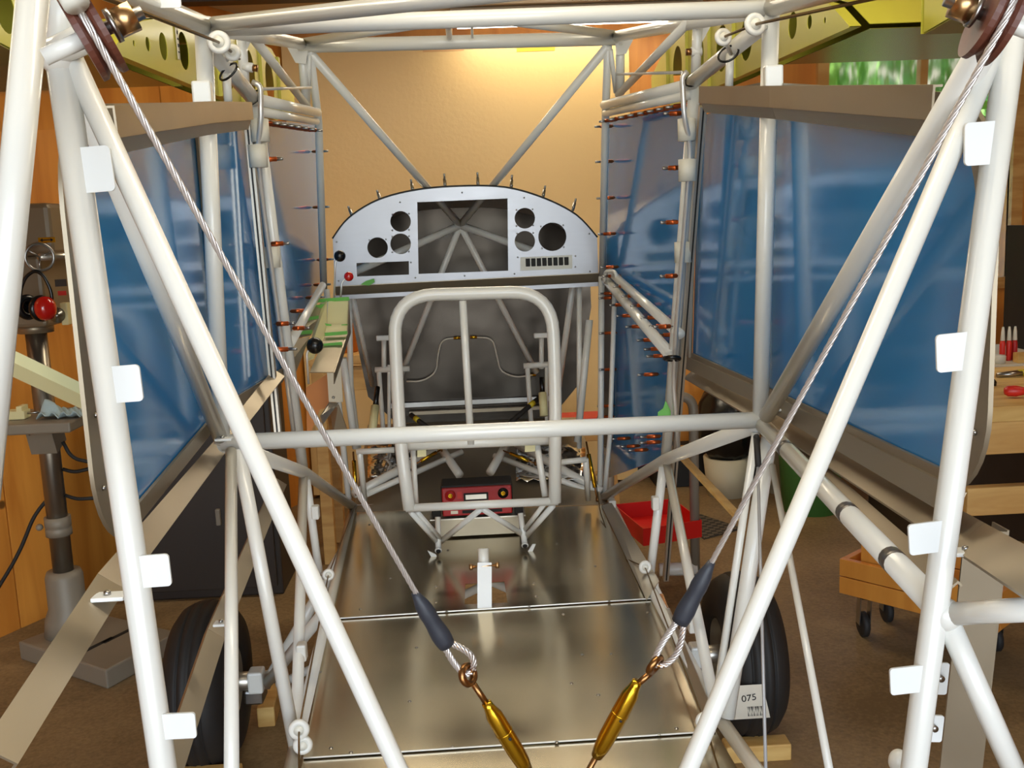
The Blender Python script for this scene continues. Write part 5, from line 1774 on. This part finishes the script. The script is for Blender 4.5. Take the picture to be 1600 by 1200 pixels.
# screwdriver
a, b = PZ(1568, 611, bz + 0.018), PZ(1593, 611, bz + 0.018)
t = thing('screwdriver', 'screwdriver with a fat red handle lying on the workbench', 'screwdriver', a - Vector((0, 0, 0.018)))
lathe('handle', [(0, 0), (0.009, 0.002), (0.014, 0.010), (0.015, 0.03), (0.012, 0.042), (0.010, 0.05), (0, 0.05)], a, (b - a), 'red_plastic', t, 16)
tube('shaft', [a + (b - a).normalized() * 0.045, a + (b - a).normalized() * 0.16 - Vector((0, 0, 0.012))], 0.007, 'zinc_steel', t, 8)
a = PZ(1558, 586, bz + 0.008)
t = thing('pliers', 'steel pliers with yellow grip lying on the workbench behind the screwdriver', 'pliers', a - Vector((0, 0, 0.008)))
for s_ in (-1, 1):
    tube('jaw', [a, a + Vector((0.07, s_ * 0.012, 0.003))], 0.014, 'zinc_steel', t, 8)
    tube('grip', [a + Vector((0.07, s_ * 0.012, 0.003)), a + Vector((0.15, s_ * 0.03, 0.004))], 0.016, 'yellow_tape', t, 8)
o = lathe('bench_knob', [(0, 0), (0.012, 0), (0.012, 0.01), (0.006, 0.018), (0, 0.018)], PZ(1550, 602, bz + 0.001), (0, 0, 1), 'black_plastic')
tag(o, 'small black knob lying on the workbench near the pliers', 'knob')
# back counter with bottles
t = thing('back_counter', 'pale counter along the window wall behind the workbench', 'counter', (2.35, 4.1, 0))
cz = PZ(1590, 565, 0.9)
zcnt = P(1585, 566, 3.9).z
box('counter_top', (2.5, 4.15, zcnt - 0.02), (1.5, 0.6, 0.04), 'shop_white', t, 0.004)
box('counter_body', (2.5, 4.2, zcnt / 2 - 0.02), (1.44, 0.5, zcnt - 0.045), 'dark_cabinet', t, 0.003)
for k in range(3):
    d_ = box('drawer', (2.02 + k * 0.48, 3.945, zcnt - 0.14), (0.45, 0.015, 0.16), 'cast_grey', t, 0.003)
    box('handle', (2.02 + k * 0.48, 3.93, zcnt - 0.12), (0.12, 0.015, 0.015), 'zinc_steel', d_, 0.003)
for k, (px, m_, lab) in enumerate(((1566, 'red_plastic', 'first red bottle with pale cap on the back counter'), (1576, 'red_plastic', 'x'), (1585, 'battery_red', 'x'))):
    p = P(px, 550, 3.95)
    t = thing('bottle', 'slim red bottle with pale cap on the counter behind the workbench', 'bottle', (p.x, 3.95, zcnt), 'red bottles on the back counter')
    lathe('bottle_body', [(0, 0), (0.010, 0), (0.0112, 0.006), (0.0112, 0.07), (0.008, 0.085), (0, 0.085)], (p.x, 3.95, zcnt), (0, 0, 1), m_, t, 16)
    lathe('cap', [(0.008, 0.083), (0.009, 0.085), (0.007, 0.12), (0.004, 0.14), (0, 0.14)], (p.x, 3.95, zcnt), (0, 0, 1), 'tape_white', t, 14)
for px, m_, lab in ((1560, 'tape_white', 'small white tub on the counter in front of the red bottles'), (1594, 'pine_block', 'small wooden block on the counter beside the red bottles')):
    p = P(px, 556, 3.90)
    o = lathe('small_tub', [(0, 0), (0.022, 0), (0.024, 0.03), (0.02, 0.034), (0, 0.034)], (p.x, 3.89, zcnt), (0, 0, 1), m_, None, 18) if m_ == 'tape_white' else box('wood_offcut', (p.x, 3.89, zcnt + 0.02), (0.05, 0.04, 0.04), m_, None, 0.002)
    tag(o, lab, 'tub' if m_ == 'tape_white' else 'wood block')
# open rack standing on the back counter
rp = P(1592, 450, 4.32)
rh = P(1592, 352, 4.32).z - zcnt
t = thing('shelf_rack', 'dark open shelf rack standing on the counter behind the red bottles', 'rack', (rp.x + 0.3, 4.32, zcnt))
for sx_ in (0, 0.62):
    box('side_panel', (rp.x + sx_, 4.32, zcnt + rh / 2), (0.022, 0.20, rh), 'black_matte', t, 0.002)
for k in range(4):
    box('shelf_board', (rp.x + 0.31, 4.32, zcnt + 0.02 + k * (rh - 0.04) / 3), (0.598, 0.19, 0.018), 'dark_cabinet', t, 0.002)

# ------------------------------------------------------------------ wooden cart on castors
ch0, ch1 = 0.17, 0.29
k0, k1 = PZ(1311, 927, ch0), PZ(1500, 976, ch0)
e1 = (k1 - k0).normalized()
e2 = Vector((-e1.y, e1.x, 0))
MC = Matrix((e1, e2, Vector((0, 0, 1)))).transposed()
CLn, CWd = 0.50, 0.32
CT = thing('rolling_cart', 'orange pine box cart on black castors beyond the frame', 'cart', k0 + e1 * CLn / 2 + e2 * CWd / 2 - Vector((0, 0, ch0)))


def ctp(a, b, z):
    return k0 + e1 * a + e2 * b + Vector((0, 0, z - ch0))


for k in range(2):
    hh = (ch1 - ch0) / 2
    for b_off in (0.011, CWd - 0.011):
        box('side_plank', ctp(CLn / 2, b_off, ch0 + hh * (k + 0.5)), (CLn, 0.022, hh - 0.003), 'plywood', CT, 0.002, MC)
for a_off in (0.011, CLn - 0.011):
    box('end_plank', ctp(a_off, CWd / 2, (ch0 + ch1) / 2), (0.022, CWd - 0.046, ch1 - ch0 - 0.004), 'plywood', CT, 0.002, MC)
box('deck', ctp(CLn / 2, CWd / 2, ch0 + 0.012), (CLn - 0.046, CWd - 0.046, 0.02), 'pine', CT, 0.001, MC)
box('post', ctp(0.10, 0.08, ch1 - 0.01), (0.09, 0.09, 0.14), 'plywood', CT, 0.003, MC)
cst = PZ(1350, 995, 0)
for a_off in ((cst - k0).dot(e1), CLn - 0.10):
    for b_off in ((cst - k0).dot(e2) if 0.02 < (cst - k0).dot(e2) < 0.2 else 0.06, CWd - 0.06):
        c = ctp(a_off, b_off, ch0)
        ca = tube('castor_fork', [c, c - Vector((0, 0, 0.035))], 0.034, 'zinc_steel', CT, 10)
        for e in (-0.018, 0.018):
            prism('fork_cheek', c + Vector((e, 0, -0.03)), Vector((c.x + e, c.y + 0.008, 0.045)), rect(0.003, 0.03), (0, 1, 0), 'zinc_steel', ca)
        lathe('castor_wheel', [(0, -0.012), (0.034, -0.012), (0.042, -0.008), (0.042, 0.008), (0.034, 0.012), (0, 0.012)], (c.x, c.y + 0.008, 0.042), (1, 0, 0), 'rubber', CT, 24)

# ------------------------------------------------------------------ red tray dolly, mat, bins
rt = [PZ(985, 812, 0.28), PZ(1056, 800, 0.28), PZ(1096, 822, 0.28), PZ(1004, 848, 0.28)]
p_ = P(1090, 880, 4.0)
rx, ry = 0.80, 3.75
RD = thing('tray_dolly', 'bright red tray on a grey tube trolley standing behind the door frame', 'trolley', (rx, ry, 0))
rl = PZ(1000, 845, 0.22)
tz = 0.24
q0, q1, q2, q3 = PZ(1006, 852, tz), PZ(1096, 838, tz), PZ(1052, 803, tz), PZ(960, 812, tz)
poly_solid('tray_bottom', [q0, q1, q2, q3], 0.004, 'red_tray', RD)
for a, b in ((q0, q1), (q1, q2), (q2, q3), (q3, q0)):
    prism('tray_side', a + Vector((0, 0, 0.03)), b + Vector((0, 0, 0.03)), rect(0.004, 0.065), (0, 0, 1), 'red_tray', RD)
pa = q1 + Vector((-0.02, 0.02, 0))
hz = P(1088, 618, pa.y).z
tube('handle_tube', [Vector((pa.x, pa.y, 0.09)), Vector((pa.x, pa.y, hz)), Vector((pa.x - 0.12, pa.y, hz))], 0.036, 'cast_grey', RD, 12, 0.06)
pb = q2 + Vector((-0.26, -0.06, 0))
tube('handle_tube', [Vector((pb.x, pb.y, 0.06)), Vector((pb.x, pb.y, 0.62))], 0.036, 'cast_grey', RD, 12)
tube('base_tube', [P(1030, 890, pa.y), P(1088, 888, pa.y)], 0.05, 'tube_paint', RD, 12)
for c in (pa, pb):
    tube('castor_stem', [Vector((c.x, c.y, 0.13)), Vector((c.x, c.y, 0.06))], 0.028, 'bolt_brass', RD, 12)
    lathe('castor_wheel', [(0, -0.014), (0.04, -0.014), (0.045, 0), (0.04, 0.014), (0, 0.014)], (c.x, c.y - 0.02, 0.045), (1, 0.3, 0), 'rubber', RD, 20)
m0 = [PZ(1066, 802, 0.004), PZ(1108, 802, 0.004), PZ(1166, 832, 0.004), PZ(1094, 842, 0.004)]
m0 = [PZ(1040, 806, 0.004), PZ(1082, 800, 0.004), PZ(1160, 826, 0.004), PZ(1100, 842, 0.004)]
o = poly_solid('floor_mat', m0, 0.006, 'rubber_mat')
tag(o, 'dark checkered rubber mat on the floor behind the red tray', 'mat')
gb = PZ(1262, 804, 0)
t = thing('waste_bin', 'green plastic bin on the floor behind the angled longeron', 'bin', (gb.x, gb.y, 0))
lathe('tub', [(0, 0), (0.13, 0), (0.155, 0.36), (0.165, 0.37), (0.165, 0.39), (0.145, 0.39), (0.125, 0.02), (0, 0.02)], (gb.x + 0.04, gb.y + 0.08, 0), (0, 0, 1), 'green_bin', t, 28)
wbk = PZ(1216, 784, 0)
t = thing('bucket', 'cream plastic bucket on the floor beside the green bin', 'bucket', (wbk.x, wbk.y, 0))
lathe('tub', [(0, 0), (0.10, 0), (0.125, 0.30), (0.132, 0.30), (0.132, 0.32), (0.115, 0.32), (0.095, 0.02), (0, 0.02)], (wbk.x + 0.10, wbk.y + 0.20, 0), (0, 0, 1), 'bucket', t, 28)
bb = PZ(1146, 782, 0)
t = thing('rubbish_bag', 'black rubbish bag in a low pail against the plywood back wall', 'bag', (bb.x, bb.y + 0.1, 0))
lathe('pail', [(0, 0), (0.10, 0), (0.12, 0.2), (0.10, 0.2), (0, 0.18)], (bb.x + 0.0, bb.y + 0.12, 0), (0, 0, 1), 'bucket', t, 24)
bm = bmesh.new()
bmesh.ops.create_icosphere(bm, subdivisions=3, radius=0.16)
for v in bm.verts:
    n = v.co.normalized()
    k = 1 + 0.10 * math.sin(9 * n.x + 3 * n.z) * math.cos(7 * n.y) + random.uniform(-0.03, 0.03)
    v.co = Vector((v.co.x * k, v.co.y * k, v.co.z * k * 1.35)) + Vector((bb.x + 0.0, bb.y + 0.12, 0.37))
new_obj('bag', from_bm(bm, 'bag'), 'black_plastic', t, True)
# long low black bench along the back wall and a red/blue box
t = thing('low_shelf', 'long low black shelf with a pale edge along the plywood back wall', 'shelf', (1.0, WBACK - 0.2, 0))
box('shelf_body', (1.33, WBACK - 0.16, 0.10), (0.86, 0.22, 0.20), 'black_matte', t, 0.004)
box('pale_edge', (1.33, WBACK - 0.275, 0.215), (0.86, 0.02, 0.022), 'pine', t, 0.002)
p = P(905, 652, 4.4)
t = thing('tool_box', 'small red and blue tool box on a stool beyond the footwell', 'box', (p.x, 4.4, p.z - 0.05))
box('red_lid', (p.x, 4.4, p.z + 0.0), (0.24, 0.16, 0.02), 'red_plastic', t, 0.003)
box('blue_tub', (p.x, 4.4, p.z - 0.03), (0.23, 0.15, 0.045), 'blue_plastic', t, 0.003)
zst = p.z - 0.0525
t = thing('stool', 'plain wooden stool under the small red and blue tool box', 'stool', (p.x, 4.4, 0))
box('seat', (p.x, 4.4, zst - 0.015), (0.34, 0.28, 0.03), 'pine', t, 0.004)
for sx_ in (-1, 1):
    for sy_ in (-1, 1):
        prism('leg', Vector((p.x + sx_ * 0.12, 4.4 + sy_ * 0.10, zst - 0.03)), Vector((p.x + sx_ * 0.15, 4.4 + sy_ * 0.12, 0)), rect(0.035, 0.035), (0, 1, 0), 'pine', t)
tube('rung', [Vector((p.x - 0.135, 4.29, 0.3)), Vector((p.x + 0.135, 4.29, 0.3))], 0.02, 'pine', t, 8)
